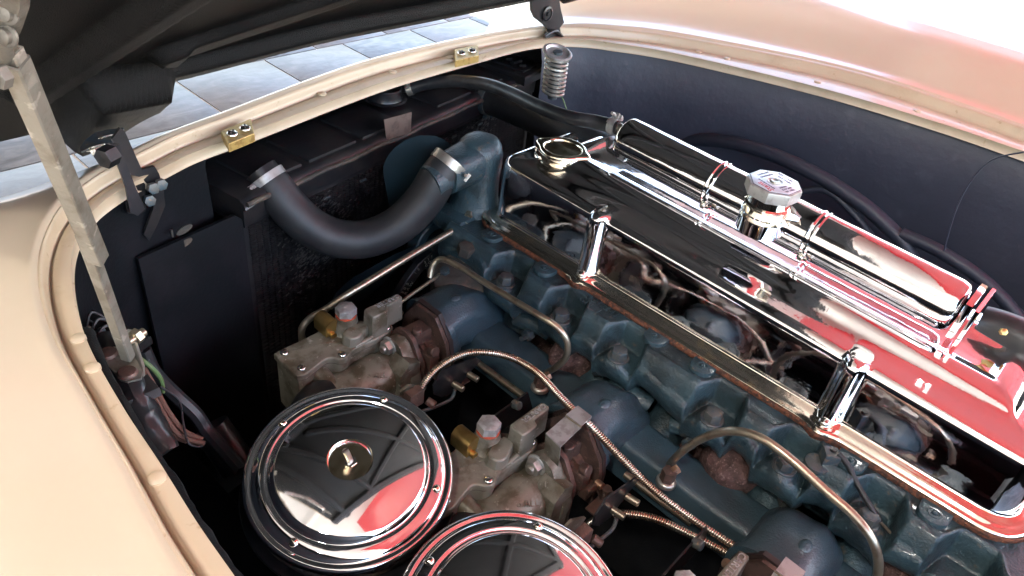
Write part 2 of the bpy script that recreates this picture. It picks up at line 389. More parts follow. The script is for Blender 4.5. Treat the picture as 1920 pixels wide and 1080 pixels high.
# ================================================================== car body shell
car = empty('car_body', (.67, .4, GZ), 'cream painted open car body around the engine bay', 'car')
def track(pts, z):
    return [A(px, py, z=(q[0] if q else z)) for px, py, *q in pts]
I_px = [(470, 1125), (440, 1080), (370, 980), (300, 868), (232, 765), (168, 650), (140, 560), (133, 490), (146, 437), (172, 398), (205, 370), (245, 345), (310, 312), (370, 283), (480, 243),
        (640, 182), (750, 144), (903, 101), (975, 82), (1030, 74), (1090, 74), (1150, 81), (1280, 103), (1540, 165), (1760, 230), (1920, 284), (2100, 345)]
O_px = [(385, 1130), (350, 1080), (277, 953), (207, 822), (147, 715), (101, 637), (77, 570), (67, 512), (80, 455), (104, 410), (130, 372), (180, 330), (265, 285), (335, 252), (430, 216),
        (640, 136), (745, 105), (890, 72), (965, 60), (1030, 54), (1090, 52), (1150, 54), (1280, 70), (1580, 128), (1780, 190), (1920, 240), (2110, 305)]
NI = 150
ZI, ZO = .13, .142
Iw = resample(spline([A(*p, z=ZI) for p in I_px], 10), 400); Ow_ = spline([A(*p, z=ZO) for p in O_px], 10)
# pair the two tracks through their control points so that they stay abreast
def paired(px, z, n=12): return spline([A(*p, z=z) for p in px], n)
I_ = paired(I_px, ZI); O_ = paired(O_px, ZO)
NP = len(I_)
prof = [(0, -.014), (-.003, -.012), (-.004, -.004), (0, 0), (.05, .0005), (.30, .0008), (.60, .0002), (.66, -.0015), (.71, -.0036), (.76, -.0030), (.81, .004), (.845, .0095), (.88, .0125), (.94, .0135), (1.0, .0130)]
def ext(T, a, b): return [Vector((x, y, T[0].z)) for x, y in a] + T + [Vector((x, y, T[0].z)) for x, y in b]
I_ = ext(I_, [(.094, -.42), (.094, -.30), (.095, -.15), (.097, 0), (.099, .12)], [(1.312, -.12), (1.312, -.25), (1.305, -.42)])
O_ = ext(O_, [(.066, -.45), (.067, -.30), (.069, -.15), (.072, 0), (.075, .12)], [(1.366, -.12), (1.364, -.25), (1.358, -.45)])
I_ = resample(spline(I_, 2), 430); NP = len(I_)
def nrm2(i):
    d = I_[min(i + 3, NP - 1)] - I_[max(i - 3, 0)]; return Vector((-d.y, d.x, 0)).normalized()
NR = [nrm2(i) for i in range(NP)]
for _ in range(14):
    NR = [(NR[max(i - 1, 0)] + NR[i] * 2 + NR[min(i + 1, NP - 1)]).normalized() for i in range(NP)]
WID = []
for i in range(NP):
    p, n, best = I_[i], NR[i], None
    for a, b_ in zip(O_, O_[1:]):
        e = b_ - a; den = n.x * e.y - n.y * e.x
        if abs(den) < 1e-9: continue
        t = ((a.x - p.x) * e.y - (a.y - p.y) * e.x) / den; u_ = ((a.x - p.x) * n.y - (a.y - p.y) * n.x) / den
        if -.02 <= u_ <= 1.02 and 0 < t < .2 and (best is None or t < best): best = t
    WID.append(best)
last = next(w for w in WID if w)
for i in range(NP):
    if WID[i] is None: WID[i] = last
    last = WID[i]
for _ in range(60): WID = [(WID[max(i - 1, 0)] + WID[i] * 2 + WID[min(i + 1, NP - 1)]) / 4 for i in range(NP)]
O_ = [I_[i] + NR[i] * WID[i] + Vector((0, 0, ZO - ZI)) for i in range(NP)]
def idx(px, py):
    q = A(px, py, z=ZI); return min(range(NP), key=lambda k: (I_[k] - q).length)
rings = []
for i in range(NP):
    a, o = I_[i], O_[i]; r = []
    for t, dz in prof:
        if t < 0 or (t == 0 and dz < 0): p = a - NR[i] * (t if t < 0 else 0) * 1 + Vector((0, 0, dz)); p = a + NR[i] * (-t) * .5 + Vector((0, 0, dz))
        else:
            p = a.lerp(o, t); p.z = ZI + dz
        r.append(p)
    rings.append(r)
b = B(); b.loft(rings, closed_u=False); gut = b.build('hood_opening_gutter', 'cream_flange', car, ang=60)
# outer skin
def wts(i):
    n = NR[i]
    left = sst(.60, .92, -n.x); right = sst(.30, .66, n.x)
    corner = sst(.15, .7, -n.x) * (1 - left)
    return left, max(0, 1 - left - right - corner), right, corner
PL = [(0, 0), (.003, .0022), (.006, .0028), (.010, .0015), (.03, .002), (.08, .003), (.15, .001), (.25, -.008), (.38, -.035), (.52, -.10), (.60, -.4)]
PF = [(0, 0), (.004, .0016), (.009, .0012), (.015, -.0022), (.03, -.014), (.07, -.045), (.12, -.080), (.17, -.120), (.21, -.19), (.22, -.3), (.21, -.5)]
PR = [(0, 0), (.003, .0022), (.006, .0028), (.012, .001), (.03, .008), (.07, .028), (.13, .050), (.20, .058), (.27, .040), (.33, -.02), (.37, -.25)]
WT = [wts(i) for i in range(NP)]
for _ in range(40):
    WT = [tuple((WT[max(i - 1, 0)][k] + WT[i][k] * 2 + WT[min(i + 1, NP - 1)][k]) / 4 for k in range(4)) for i in range(NP)]
PC = [(0, 0), (.003, .0022), (.006, .0028), (.010, .0005), (.025, -.002), (.05, -.008), (.085, -.026), (.12, -.062), (.145, -.12), (.155, -.2), (.155, -.45)]
rings = []
for i in range(NP):
    wl_, wf_, wr_, wc_ = WT[i]; o = O_[i].copy(); o.z = ZI + .0130; r = []
    for k in range(len(PL)):
        d = PC[k][0] * wc_ + PL[k][0] * wl_ + PF[k][0] * wf_ + PR[k][0] * wr_; dz = PC[k][1] * wc_ + PL[k][1] * wl_ + PF[k][1] * wf_ + PR[k][1] * wr_
        if wr_ > .05:          # the fender sweeps forward past the nose on the right
            d *= 1 + wr_ * (.12 + 1.0 * sst(.35, .72, o.y)); dz *= 1 + .5 * wr_ * sst(.35, .72, o.y)
        r.append(o + NR[i] * d + Vector((0, 0, dz)))
    rings.append(r)
b = B(); V = b.loft(rings, closed_u=False); bmesh.ops.subdivide_edges(b.bm, edges=[e for e in b.bm.edges if e.calc_length() > .05], cuts=2, use_grid_fill=True)
body = b.build('outer_body', 'cream', car, ang=80)
# rivets in the flange
for (px, py) in [(146, 635), (173, 690), (294, 897), (736, 135), (604, 176), (843, 108), (1309, 97), (1363, 110), (1533, 154), (1720, 208), (1400, 240)][:10]:
    p = A(px, py, z=ZI + .0008); b = B()
    b.lathe([(.0062, -.0015), (.0060, .0008), (.0045, .0018), (.0018, .0022), (0, .0023)], p, (0, 0, 1), 16); b.build('rivet', 'cream_flange', car)
# inner panels of the bay
def side_panel(i0, i1, name, m, levels, step=2, lab=None):
    rr = []
    for i in range(i0, i1, step):
        rr.append([I_[i] - NR[i] * d + Vector((0, 0, dz)) for d, dz in levels])
    b = B(); b.loft(rr, closed_u=False); return b.build(name, m, car, lab, ang=70)
iL = idx(417, 268); iR = idx(1035, 74)
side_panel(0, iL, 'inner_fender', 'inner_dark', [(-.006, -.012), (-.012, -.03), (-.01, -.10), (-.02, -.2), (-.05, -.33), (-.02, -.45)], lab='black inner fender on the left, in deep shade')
side_panel(iL - 6, iR + 2, 'radiator_support', 'black_matte', [(-.008, -.012), (-.03, -.03), (-.10, -.052), (-.135, -.072), (-.14, -.12), (-.14, -.6)])
PRL = [(-.002, -.013), (-.010, -.014), (-.006, -.024), (.0, -.04), (.004, -.09), (.006, -.16), (.012, -.24), (.03, -.33), (.07, -.42), (.10, -.60)]
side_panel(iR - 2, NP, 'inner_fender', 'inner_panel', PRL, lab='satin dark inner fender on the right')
b = B(); b.box((.70, -.43, -.16), (1.36, .02, .56)); b.build('firewall', 'black_matte', car)
b = B(); b.box((.70, -.75, .12), (1.9, .62, .03), ch=.01); b.build('cowl_panel', 'cream', car)
b = B(); b.box((.67, .2, -.45), (1.7, 2.1, .02)); b.build('underpan', 'inner_dark', car)
# wheel arch contours pressed in the right inner fender
for pts, rr in [([(1262, 272), (1330, 262), (1420, 280), (1520, 322), (1610, 378), (1670, 430), (1705, 475), (1730, 560)], .012),
                ([(1690, 438), (1760, 470), (1830, 515), (1880, 560), (1930, 620)], .010),
                ([(1470, 372), (1540, 355), (1600, 400), (1650, 470), (1690, 560)], .006)]:
    b = B(); b.tube([A(*p, x=1.185) for p in pts], rr, 12, flat=1.); b.build('arch_rib', 'inner_panel', car)
b = B(); b.tube([A(*p, x=1.165) for p in [(1920, 285), (1860, 300), (1820, 340), (1790, 400), (1770, 470)]], .0012, 8); b.build('panel_seam', 'inner_panel', car)
# chunky undercoat bead along the left lip
b = B(); b.tube([I_[i] - NR[i] * .001 + Vector((0, 0, -.022)) for i in range(6, idx(140, 560), 3)], .0075, 10, 2); b.noisy(.002, 110)
b.build('undercoat_bead', 'black_matte', car)

# ================================================================== hood, open on its front hinges
HA = R(35); HP = Vector((0, .858, .176)); Hv = Vector((0, -math.cos(HA), math.sin(HA))); Hn = Vector((0, -math.sin(HA), -math.cos(HA)))   # Hn: underside normal, towards the bay
hood = empty('hood', (.67, .85, .165), 'open hood with ribbed black underside tilted up over the radiator', 'hood')
HU0, HU1, HV1 = .03, 1.15, .76
def seg_d(u, v, a, b_):
    ax, ay = a; bx, by = b_; dx, dy = bx - ax, by - ay
    t = ((u - ax) * dx + (v - ay) * dy) / (dx * dx + dy * dy); t = min(max(t, 0), 1)
    return math.hypot(u - ax - t * dx, v - ay - t * dy), t
def rib(d, w, h, soft=.008): return h * (1 - sst(w - soft, w + soft, d))
def hood_h(u, v):
    rc = .060 + .045 * sst(.33, .55, u)
    h = rib(abs(v - rc), .016, .017, .006) * sst(.30, .345, u)
    h = max(h, rib(abs(u - .135), .02, .014, .008) * sst(.02, .1, v), rib(abs(u - HU1 + .06), .03, .016, .010))
    h = max(h, rib(abs(v - HV1 + .05), .03, .016, .010))
    d, t = seg_d(u, v, (.205, .075), (.38, .70)); h = max(h, rib(d, .017, .019, .006))
    d, t = seg_d(u, v, (.33, .13), (1.10, .68)); h = max(h, rib(d, .020, .016, .006))
    d, t = seg_d(u, v, (1.10, .13), (.40, .66)); h = max(h, rib(d, .020, .016, .006))
    # sunken pan behind the front rail
    h -= .006 * sst(rc + .040, rc + .046, v) * sst(.335, .345, u)
    # gusset boss over the hinge
    bx = sst(.238, .262, u) * (1 - sst(.338, .352, u)) * (1 - sst(.070, .098, v + (u - .3) * .2))
    h = max(h, .040 * bx)
    return h
def edge_v(u):
    # front edge of the hood in plan, rounded corners
    c = 0.
    if u < .37: c = -.085 * (1 - sst(.24, .36, u)) + .12 * (1 - sst(.04, .16, u))
    if u > 1.05: c = .12 * (sst(1.05, 1.2, u)) ** 2
    return .022 + c + .004 * math.sin(u * 5)
def hood_pt(u, v, h): return HP + Vector((u, 0, 0)) + Hv * v + Hn * h
nu, nv = 190, 170
b = B(); rings = []
for j in range(nv + 1):
    r = []
    for i in range(nu + 1):
        u = HU0 + (HU1 - HU0) * i / nu; e = edge_v(u); v = e + (HV1 - e) * (j / nv) ** 1.15
        cur = .0
        dd = v - e
        h = hood_h(u, v)
        # the outer skin bends down towards the edges
        h += .05 * (1 - sst(.0, .10, u - HU0)) ** 2 * (1 - sst(.05, .3, v))
        if u < .34: h += .03 * (1 - sst(-.14, .06, v)) * (1 - sst(.28, .36, u))
        r.append(hood_pt(u, v, h))
    rings.append(r)
b.loft(rings, closed_u=False); b.build('inner_hood_panel', 'hood_black', hood, ang=70)
b = B(); rings = []
for j in range(41):
    r = []
    for i in range(61):
        u = HU0 - .008 + (HU1 - HU0 + .016) * i / 60; e = edge_v(u) - .006; v = e + (HV1 + .01 - e) * j / 40
        q = min(abs((u - .59) / .58), 1); h = -.006 - .03 * (1 - q ** 4) * sst(0, .15, v - e)
        h += .05 * (1 - sst(.0, .10, u - HU0)) ** 2 * (1 - sst(.05, .3, v))
        if u < .34: h += .03 * (1 - sst(-.14, .06, v)) * (1 - sst(.28, .36, u))
        r.append(hood_pt(u, v, h))
    rings.append(r)
b.loft(rings, closed_u=False); bmesh.ops.solidify(b.bm, geom=b.bm.faces[:], thickness=.003)
b.build('outer_hood_skin', 'cream', hood, ang=70)

for q0_, q1_, zt0 in [((1.02, .90), (1.30, .66), .10), ((.14, .68), (.42, .88), .03)]:
    d_ = (Vector(q1_) - Vector(q0_)); n2 = Vector((-d_.y, d_.x)).normalized() * .012
    b = B(); b.prism([q0_, q1_, (q1_[0] + n2.x, q1_[1] + n2.y), (q0_[0] + n2.x, q0_[1] + n2.y)], (0, 0, -.6), (1, 0, 0), (0, 1, 0), (0, 0, .6 + zt0)); b.build('corner_gap_filler', 'black_matte', car)  # black filler walls added to stop light leaking through the bay corners
# ================================================================== cylinder head
BOLT_Y = [.509, .413, .321, .190, .101, .012]
head = empty('cylinder_head', (.62, .25, -.15), 'teal blue painted cast iron cylinder head under the chrome valve cover', 'engine head')
def pocket(y):
    p = 0.
    for by in BOLT_Y + [-.075]:
        p = max(p, sst(.030, .019, abs(y - by)) if False else 1 - sst(.015, .031, abs(y - by)))
    return p
def head_z(x, y):
    pk = pocket(y)
    ecc = .6240 + .0235 * pk
    seat = -.040 - .012 * (1 - pk)
    z = -.0075
    k = 1 - sst(ecc - .005 - .020 * (1 - pk), ecc + .0005, x)
    z = z + (seat - z) * k
    # rolled rim where the deck ends
    z += .0022 * math.exp(-((x - ecc - .004) / .0025) ** 2)
    # seat pad round the bolts
    for by in BOLT_Y:
        d = math.hypot(x - .617, y - by)
        z += .004 * (1 - sst(.012, .017, d))
    z += .0007 * mnoise.noise(Vector((x * 90, y * 90, 0)))
    return z
b = B(); rings = []
nx_, ny_ = 70, 560
for j in range(ny_ + 1):
    y = -.16 + .79 * j / ny_
    near_b = max(math.exp(-((y - q) / .024) ** 2) for q in BOLT_Y)
    lip = .6075 - .0075 * near_b + .002 * math.sin(y * 47)
    zl = head_z(lip + .006, y); r = []
    for dx, dz in [(.110, -.12), (.070, -.080), (.046, -.060), (.026, -.046), (.012, -.036), (.004, -.026), (.0008, -.016), (.0006, -.007), (.0022, -.0022), (.0048, -.0004)]:
        r.append(Vector((lip + dx + .003 * mnoise.noise(Vector((dx * 60, y * 25, 3))), y, zl + dz)))
    r += [Vector((lip + .006 + (.715 - lip - .006) * i / nx_, y, head_z(lip + .006 + (.715 - lip - .006) * i / nx_, y))) for i in range(nx_ + 1)]
    rings.append(r)
b.loft(rings, closed_u=False); hc = b.build('head_casting', 'blue', head, ang=80); hc.data.materials.append(M['grime_shade'])
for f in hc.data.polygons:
    if f.center.z + org(hc).z < -.074: f.material_index = 1  # underside faces darkened to paint in the shaded gap beside the log
b = B(); b.prism([(.66, -.2), (.86, -.2), (.86, .64), (.66, .64)], (0, 0, -.16), (1, 0, 0), (0, 1, 0), (0, 0, .05)); b.build('head_base', 'grime_shade', head)  # dark colour paints in the shade below the head
b = B(); b.prism([(.66, -.12), (.86, -.12), (.86, .632), (.66, .632)], (0, 0, -.12), (1, 0, 0), (0, 1, 0), (0, 0, .111), .004); b.build('head_deck', 'blue', head)
for k, by in enumerate(BOLT_Y):
    bo = None
    b = B(); b.lathe([(.0135, 0), (.0135, .0016), (.0125, .0024), (.006, .0024)], (.617, by, -.0365), (0, 0, 1), 22); wsh = b.build('washer', 'bolt', head)
    b = B(); b.hexa((.617, by, -.0345), (0, 0, 1), .0105, .0105, .14, rot=.3 + k * .7)
    b.lathe([(.0085, 0), (.0082, .0006), (.007, .001), (0, .0011)], (.617, by, -.0345 + .0103), (0, 0, 1), 18)
    b.build('head_bolt', 'bolt', head)
    # stained dimple round the bolt
EARS = [(.647, .569), (.645, .471), (.646, .296), (.646, .231), (.643, .052), (.642, -.032)]
for ex, ey in EARS:
    b = B(); b.prism([(.0 + .013 * math.cos(a), .0145 * math.sin(a)) for a in [PI * (.5 + k / 14) for k in range(15)]] + [(.03, -.0155), (.03, .0155)],
                     (ex, ey, -.0085), (1, 0, 0), (0, 1, 0), (0, 0, .0065), .0016); e_ = b.build('cover_boss', 'blue', head)
    b = B(); b.lathe([(.0065, 0), (.0062, .0009), (.0048, .0009), (.0042, -.0002), (.0026, -.0002), (.0024, .0018), (.001, .0024), (0, .0024)], (ex, ey, -.0018), (0, 0, 1), 20)
    b.build('boss_plug', 'blue', e_)
text('casting_number', '3836241', .0135, (.6465, .402, -.0072), (-.075, -1, 0), (1, -.1, 0), .002, 'blue', head, 1.1)
text('casting_mark', 'GM  1', .0125, (.634, .404, -.0072), (-.075, -1, 0), (1, -.1, 0), .002, 'blue', head, 1.1)
# cork gasket
def cov_loop(ins, extra=0., ny=430, rc=.046):
    """plan outline of the cover at a given inset; ribs pushed outwards"""
    pts = rrect(.655 + ins, .915 - ins, -.108 + ins, .622 - ins, max(rc - ins, .006), 12, 6, ny)
    return pts
RIBS = [.425, .094]
def ribf(y, sharp=1.): return max(math.exp(-(abs(y - q) / .0098) ** 4) for q in RIBS)
b = B(); rings = []
for ins, z in [(.000, -.0085), (-.0012, -.0065), (-.0012, -.002), (0, -.0005), (.012, 0)]:
    rings.append([Vector((x - (.007 * math.exp(-((min(abs(y - q) for q in RIBS)) / .013) ** 2) if x < .7 else 0), y, z)) for x, y in cov_loop(ins)])
b.loft(rings, cap1=True, cap0=True); 
for v in b.bm.verts:
    v.co += mnoise.noise_vector(v.co * 160) * .0007
b.build('cork_gasket', 'cork', head)

# ================================================================== valve cover
vc = empty('valve_cover', (.785, .25, 0), 'long chrome valve cover with two upright ribs along its side', 'valve cover')
LV = [  # inset, z, rib push, flange lobe
    (.0000, .0000, 0, 1), (-.0008, .0016, 0, 1), (.0006, .0034, 0, 1), (.0030, .0046, 0, 1), (.0055, .0050, .0, .8), (.0085, .0044, .05, .5), (.0110, .0042, .15, .2),
    (.0135, .0052, .4, 0), (.0160, .0062, .7, 0), (.0180, .0066, .9, 0), (.0192, .0080, 1, 0), (.0200, .0112, 1, 0),
    (.0204, .0300, 1, 0), (.0209, .0500, 1, 0), (.0216, .0735, 1, 0), (.0226, .0785, 1, 0), (.0242, .0822, .98, 0), (.0280, .0846, .92, 0), (.0306, .0856, .8, 0), (.0340, .0860, .6, 0), (.0400, .0864, .3, 0), (.0480, .0872, .08, 0),
    (.0610, .0888, 0, 0), (.0640, .0906, 0, 0), (.0665, .0930, 0, 0), (.0690, .0958, 0, 0), (.0725, .0985, 0, 0), (.0770, .1003, 0, 0), (.0820, .1013, 0, 0), (.0870, .1017, 0, 0), (.0905, .1016, 0, 0), (.0930, .1011, 0, 0),
    (.0955, .1001, 0, 0), (.0980, .0987, 0, 0), (.1010, .0970, 0, 0), (.1050, .0957, 0, 0), (.111, .0950, 0, 0), (.124, .0948, 0, 0)]
def tilt(z, y): return z * (1 + .27 * (y - .25)) if z > .01 else z
b = B(); rings = []
for ins, z, rp_, fl in LV:
    r = []
    ins2 = ins
    pts = cov_loop(ins2)
    for x, y in pts:
        X_, Z_ = x, tilt(z, y)
        if x < .75:
            X_ -= rp_ * .0125 * ribf(y)
            X_ -= fl * .007 * math.exp(-((min(abs(y - q) for q in RIBS)) / .013) ** 2)
            if rp_ and z > .07: Z_ += .004 * ribf(y) * rp_
        # the raised spine stops short behind the filler at the front end
        if z > .087 and y > .50:
            Z_ -= (z - .083) * sst(.505, .60, y) * .35
        r.append(Vector((X_, y, Z_)))
    rings.append(r)
b.loft(rings, cap1=True); vcs = b.build('cover_shell', 'chrome_pit', vc, ang=60)
me = vcs.data; me.materials.append(M['chrome_warm'])
# the flange is warm stained chrome
nl = len(rings[0])
for f in me.polygons:
    if f.index < nl * 10: f.material_index = 1
for q in RIBS:
    p = Vector((.6615, q - .001, .0050))
    b = B(); b.lathe([(.0098, 0), (.0096, .0012), (.007, .0016), (.005, .0016)], p, (0, 0, 1), 20); cl = b.build('washer', 'chrome_warm', vc)
    b = B(); b.lathe([(.0066, .001), (.0068, .003), (.0058, .0055), (.0035, .0072), (0, .0077)], p, (0, 0, 1), 18); b.build('cover_screw', 'screw', vc)
# oil filler cap with two ears
oc = empty('oil_filler_cap', A(1058, 275, z=.10), 'round chrome oil filler cap with two ears on the front end of the valve cover', 'filler cap')
cc = A(1056, 276, z=.112); cx, cy = cc.x, cc.y
def earf(a, r, h):
    if r < .026: return 1
    d1 = abs((a - R(285) + PI) % (2 * PI) - PI); d2 = abs((a - R(105) + PI) % (2 * PI) - PI)
    return 1 + .24 * sst(.0255, .031, r) * math.exp(-(min(d1, d2) / .27) ** 2)
b = B(); b.lathe([(.023, -.03), (.024, -.017), (.0300, -.0165), (.0318, -.0160), (.0324, -.0135), (.0316, -.0115), (.0324, -.0095), (.0326, -.0035), (.0318, -.0010), (.0300, .0004), (.0280, .0008), (.0262, .0002), (.0248, -.002), (.0238, -.006), (.0215, -.0085), (.0185, -.0092), (.0160, -.0092), (.0145, -.0085), (.0135, -.0085), (.0120, -.0095), (.0100, -.0096), (.0082, -.0082), (.0070, -.0080), (.0060, -.0086), (.0045, -.0086), (.0035, -.0070), (.0018, -.0058), (0, -.0056)],
                 (cx, cy, .112), (0, 0, 1), 96, earf); b.build('cap', 'cap_reflection', oc, ang=50)
b = B(); b.lathe([(.0244, -.0028), (.0236, -.0064), (.0212, -.0080), (.0188, -.0088), (.0168, -.0085), (.0150, -.0068), (.0138, -.0066), (.0122, -.0086), (.0102, -.0090), (.0084, -.0068), (.0072, -.0064), (.0060, -.0078), (.0046, -.0078), (.0035, -.0050), (.0018, -.0034), (0, -.0032)], (cx, cy, .112), (0, 0, 1), 64); b.build('cap_dish', 'dish', oc)
b = B(); b.lathe([(.036, -.03), (.034, -.022), (.029, -.023), (.0275, -.020), (.027, -.012)], (cx, cy, .112), (0, 0, 1), 64); b.build('filler_neck', 'chrome', oc)

# ================================================================== coolant tank
TA = A(1172, 259, x=.788); TB = A(1802, 581, x=.788)
tk = empty('coolant_tank', (.79, .25, .09), 'long chrome coolant expansion tank lying beside the valve cover', 'tank')
tax = (TB - TA); tl = tax.length; TR = .0290
pr = [(.004, -.0035), (.010, -.0035), (.0160, -.0032), (.0215, -.002), (.0262, .000), (TR - .0005, .003), (TR, .006), (TR, .02)]
n_ = 40
for k in range(1, n_): pr.append((TR + .00012 * math.sin(k * 1.7), .02 + (tl - .05) * k / n_))
pr += [(TR, tl - .012), (.0275, tl - .005), (.024, tl - .001), (.014, tl + .001), (.004, tl + .0012)]
b = B(); b.lathe(pr, TA, tax, 56); b.build('tank_shell', 'chrome_pit', tk, ang=50)
wT = tax.normalized(); uT = Vector((1, 0, 0)); vT = wT.cross(uT) * -1
if vT.z < 0: vT = -vT
for px_, py_ in [(1345, 345), (1530, 440)]:
    p = A(px_, py_, x=.785); s_ = (p - TA).dot(wT)
    b = B(); b.lathe([(TR + .0001, -.0048), (TR + .0012, -.0046), (TR + .0016, -.003), (TR + .0008, -.0015), (TR + .0006, 0), (TR + .0008, .0015), (TR + .0016, .003), (TR + .0012, .0046), (TR + .0001, .0048)], TA + wT * s_, wT, 56); b.build('clamp_band', 'chrome', tk)
    q = TA + wT * s_ - Vector((.018, 0, 0.018)); b = B(); b.box(q, (.008, .012, .010), ch=.002); b.cyl(q + Vector((-.004, 0, 0)), q + Vector((-.010, 0, -.002)), .003); b.build('clamp_screw', 'chrome_warm', tk)
# end fittings
b = B(); e = TB + wT * .002
b.prism([(-.026, -.02), (.026, -.02), (.026, .022), (.02, .0265), (-.02, .0265), (-.026, .022)], e, uT, vT, wT * .007, .002); b.build('end_bracket', 'chrome', tk)
b = B(); e = TB + wT * .012
b.prism([(-.030, -.05), (.030, -.05), (.030, .022), (-.030, .022)], e, uT, vT, wT * .004, .001); b.build('mounting_plate', 'chrome', tk)
b = B(); b.cyl(TA - wT * .004 + vT * .008, TA - wT * .03 + vT * .010, .0075, seg=16); b.build('vent_spout', 'steel', tk)
# octagonal pressure cap
pc_top = A(1453, 342, z=.185)
ax0 = TA + wT * ((pc_top - TA).dot(wT))
cap_x, cap_y = pc_top.x, pc_top.y
pc = empty('pressure_cap', (cap_x, cap_y, .15), 'octagonal silver pressure cap with red and black printed label on the coolant tank', 'pressure cap')
zt = .185
def octo(r, rot=R(15)): return [(r * math.cos(rot + PI / 4 * k), r * math.sin(rot + PI / 4 * k)) for k in range(8)]
b = B(); b.prism(octo(.0305), (cap_x, cap_y, zt - .013), (1, 0, 0), (0, 1, 0), (0, 0, .013), .0016); b.build('cap_skirt', 'zinc_lite', pc)
b = B(); b.prism(octo(.0272), (cap_x, cap_y, zt + .0003), (1, 0, 0), (0, 1, 0), (0, 0, .0006), .0002); b.build('label_plate', 'label', pc)
b = B(); b.prism(octo(.0278), (cap_x, cap_y, zt + .0001), (1, 0, 0), (0, 1, 0), (0, 0, .0004)); b.build('label_border', 'print_dark', pc)
b = B(); b.lathe([(.0090, .0006), (.0088, .0014), (.0080, .0014), (.0070, .0009), (.0058, .0009), (.0050, .0024), (.0030, .0026), (.002, .0020), (0, .0020)], (cap_x, cap_y, zt), (0, 0, 1), 28); b.build('centre_rivet', 'steel', pc)
b = B(); b.lathe([(.027, -.042), (.025, -.034), (.0235, -.030), (.0250, -.028), (.0255, -.026), (.0235, -.024), (.0225, -.013)], (cap_x, cap_y, zt), (0, 0, 1), 40); b.build('neck', 'chrome_warm', pc)
b = B(); b.prism([(-.004, -.026), (.016, -.024), (.012, -.036), (.004, -.038)], (cap_x, cap_y, zt - .034), (1, 0, 0), (0, 1, 0), (0, 0, .0015)); b.build('overflow_tab', 'chrome_warm', pc)
b = B(); b.cyl((cap_x, cap_y, zt - .06), (cap_x, cap_y, zt - .036), .026, .026, 32); b.build('saddle', 'chrome', pc)
# the label reads towards the far fender: letters run round the rim
def around(s, rr, a0, da, size, m, nm):
    for i, ch in enumerate(s):
        if ch == ' ': continue
        a = a0 + da * i; d = Vector((math.cos(a), math.sin(a), 0)); t_ = Vector((math.sin(a), -math.cos(a), 0))
        text(nm, ch, size, Vector((cap_x, cap_y, zt + .0010)) + d * rr - t_ * size * .3, t_, d, .0003, m, pc)
def line(s, off, size, m, nm, ang, du=0., bold=0., sp=1.):
    d = Vector((math.cos(ang), math.sin(ang), 0)); t_ = Vector((math.sin(ang), -math.cos(ang), 0))
    w_ = len(s) * size * .56 * sp
    return text(nm, s, size, Vector((cap_x, cap_y, zt + .0010)) + d * off - t_ * (w_ / 2 - du), t_, d, .0003 + bold, m, pc, sp)
aS = R(166)
t_ = line('Stant', .0165, .0098, 'print_red', 'maker_name', aS); 
line('BEFORE OPENING', .0125, .0029, 'print_dark', 'small_print', aS)
line('CHANGING', .0125, .0038, 'print_dark', 'print_word', R(76)); line('COOLANT', .0178, .0038, 'print_dark', 'print_word', R(76))
line('CAP WHEN', .0125, .0038, 'print_dark', 'print_word', R(-14)); line('RSM / 7 LBS', .0185, .0042, 'print_dark', 'print_word', R(-14))
line('WHEN', .0112, .0038, 'print_dark', 'print_word', R(256)); line('REPLACE', .0155, .0038, 'print_dark', 'print_word', R(256)); line('TEST OR', .0198, .0038, 'print_dark', 'print_word', R(256))
# ================================================================== intake manifold
CY = [.548, .300, .052]; PITCH = .248
im = empty('intake_manifold', (.59, .25, -.14), 'teal blue intake manifold log with three round elbows behind the carburettors', 'manifold')
b = B()
sec = [(.562, -.150), (.564, -.104), (.5675, -.0985), (.573, -.0970), (.608, -.0970), (.6135, -.0985), (.617, -.104), (.619, -.150)]
b.loft([[Vector((x, y, z + .001 * math.sin(y * 30))) for x, z in sec] for y in [.56 - .70 * k / 60 for k in range(61)]], cap0=True, cap1=True)
b.build('log', 'blue_lite', im, ang=50)
for cy in CY:
    rings = []
    path = [(.520, -.092, .040, .046), (.530, -.091, .040, .046), (.536, -.089, .037, .042), (.548, -.088, .037, .041), (.562, -.089, .038, .041), (.578, -.093, .038, .042), (.592, -.102, .036, .044), (.606, -.114, .034, .045), (.618, -.128, .032, .046), (.63, -.145, .03, .046)]
    P_ = spline([(x, z, 0) for x, z, _, _ in path], 5); n = len(P_)
    for i, p in enumerate(P_):
        k = min(i / 5, len(path) - 1.001); a = int(k); f = k - a
        rz = path[a][2] * (1 - f) + path[a + 1][2] * f; ry = path[a][3] * (1 - f) + path[a + 1][3] * f
        T = (P_[min(i + 1, n - 1)] - P_[max(i - 1, 0)]).normalized(); N_ = Vector((-T.y, T.x, 0))
        ring = []
        for q in range(40):
            an = 2 * PI * q / 40; c_, s_ = math.cos(an), math.sin(an)
            pw = 2 / 2.6; c_ = math.copysign(abs(c_) ** pw, c_); s_ = math.copysign(abs(s_) ** pw, s_)
            rib_ = .004 * math.exp(-(an - PI / 2 - .25) ** 2 / .03)
            ring.append(Vector((p.x + N_.x * (rz + rib_) * s_, cy + ry * c_, p.y + N_.y * (rz + rib_) * s_)))
        rings.append(ring)
    b = B(); b.loft(rings, cap0=True, cap1=True)
    b.build('elbow', 'blue_lite', im, ang=60)
    b = B(); b.ball((.555, cy - .010, -.051), (.010, .007, .005), 14, 8); b.build('cast_lug', 'blue_lite', im)
    # runner stubs towards the head
    for sy in (-.052, .052):
        b = B(); b.cyl((.618, cy + sy, -.128), (.665, cy + sy, -.105), .026, .026, 24); b.build('runner', 'blue', im)
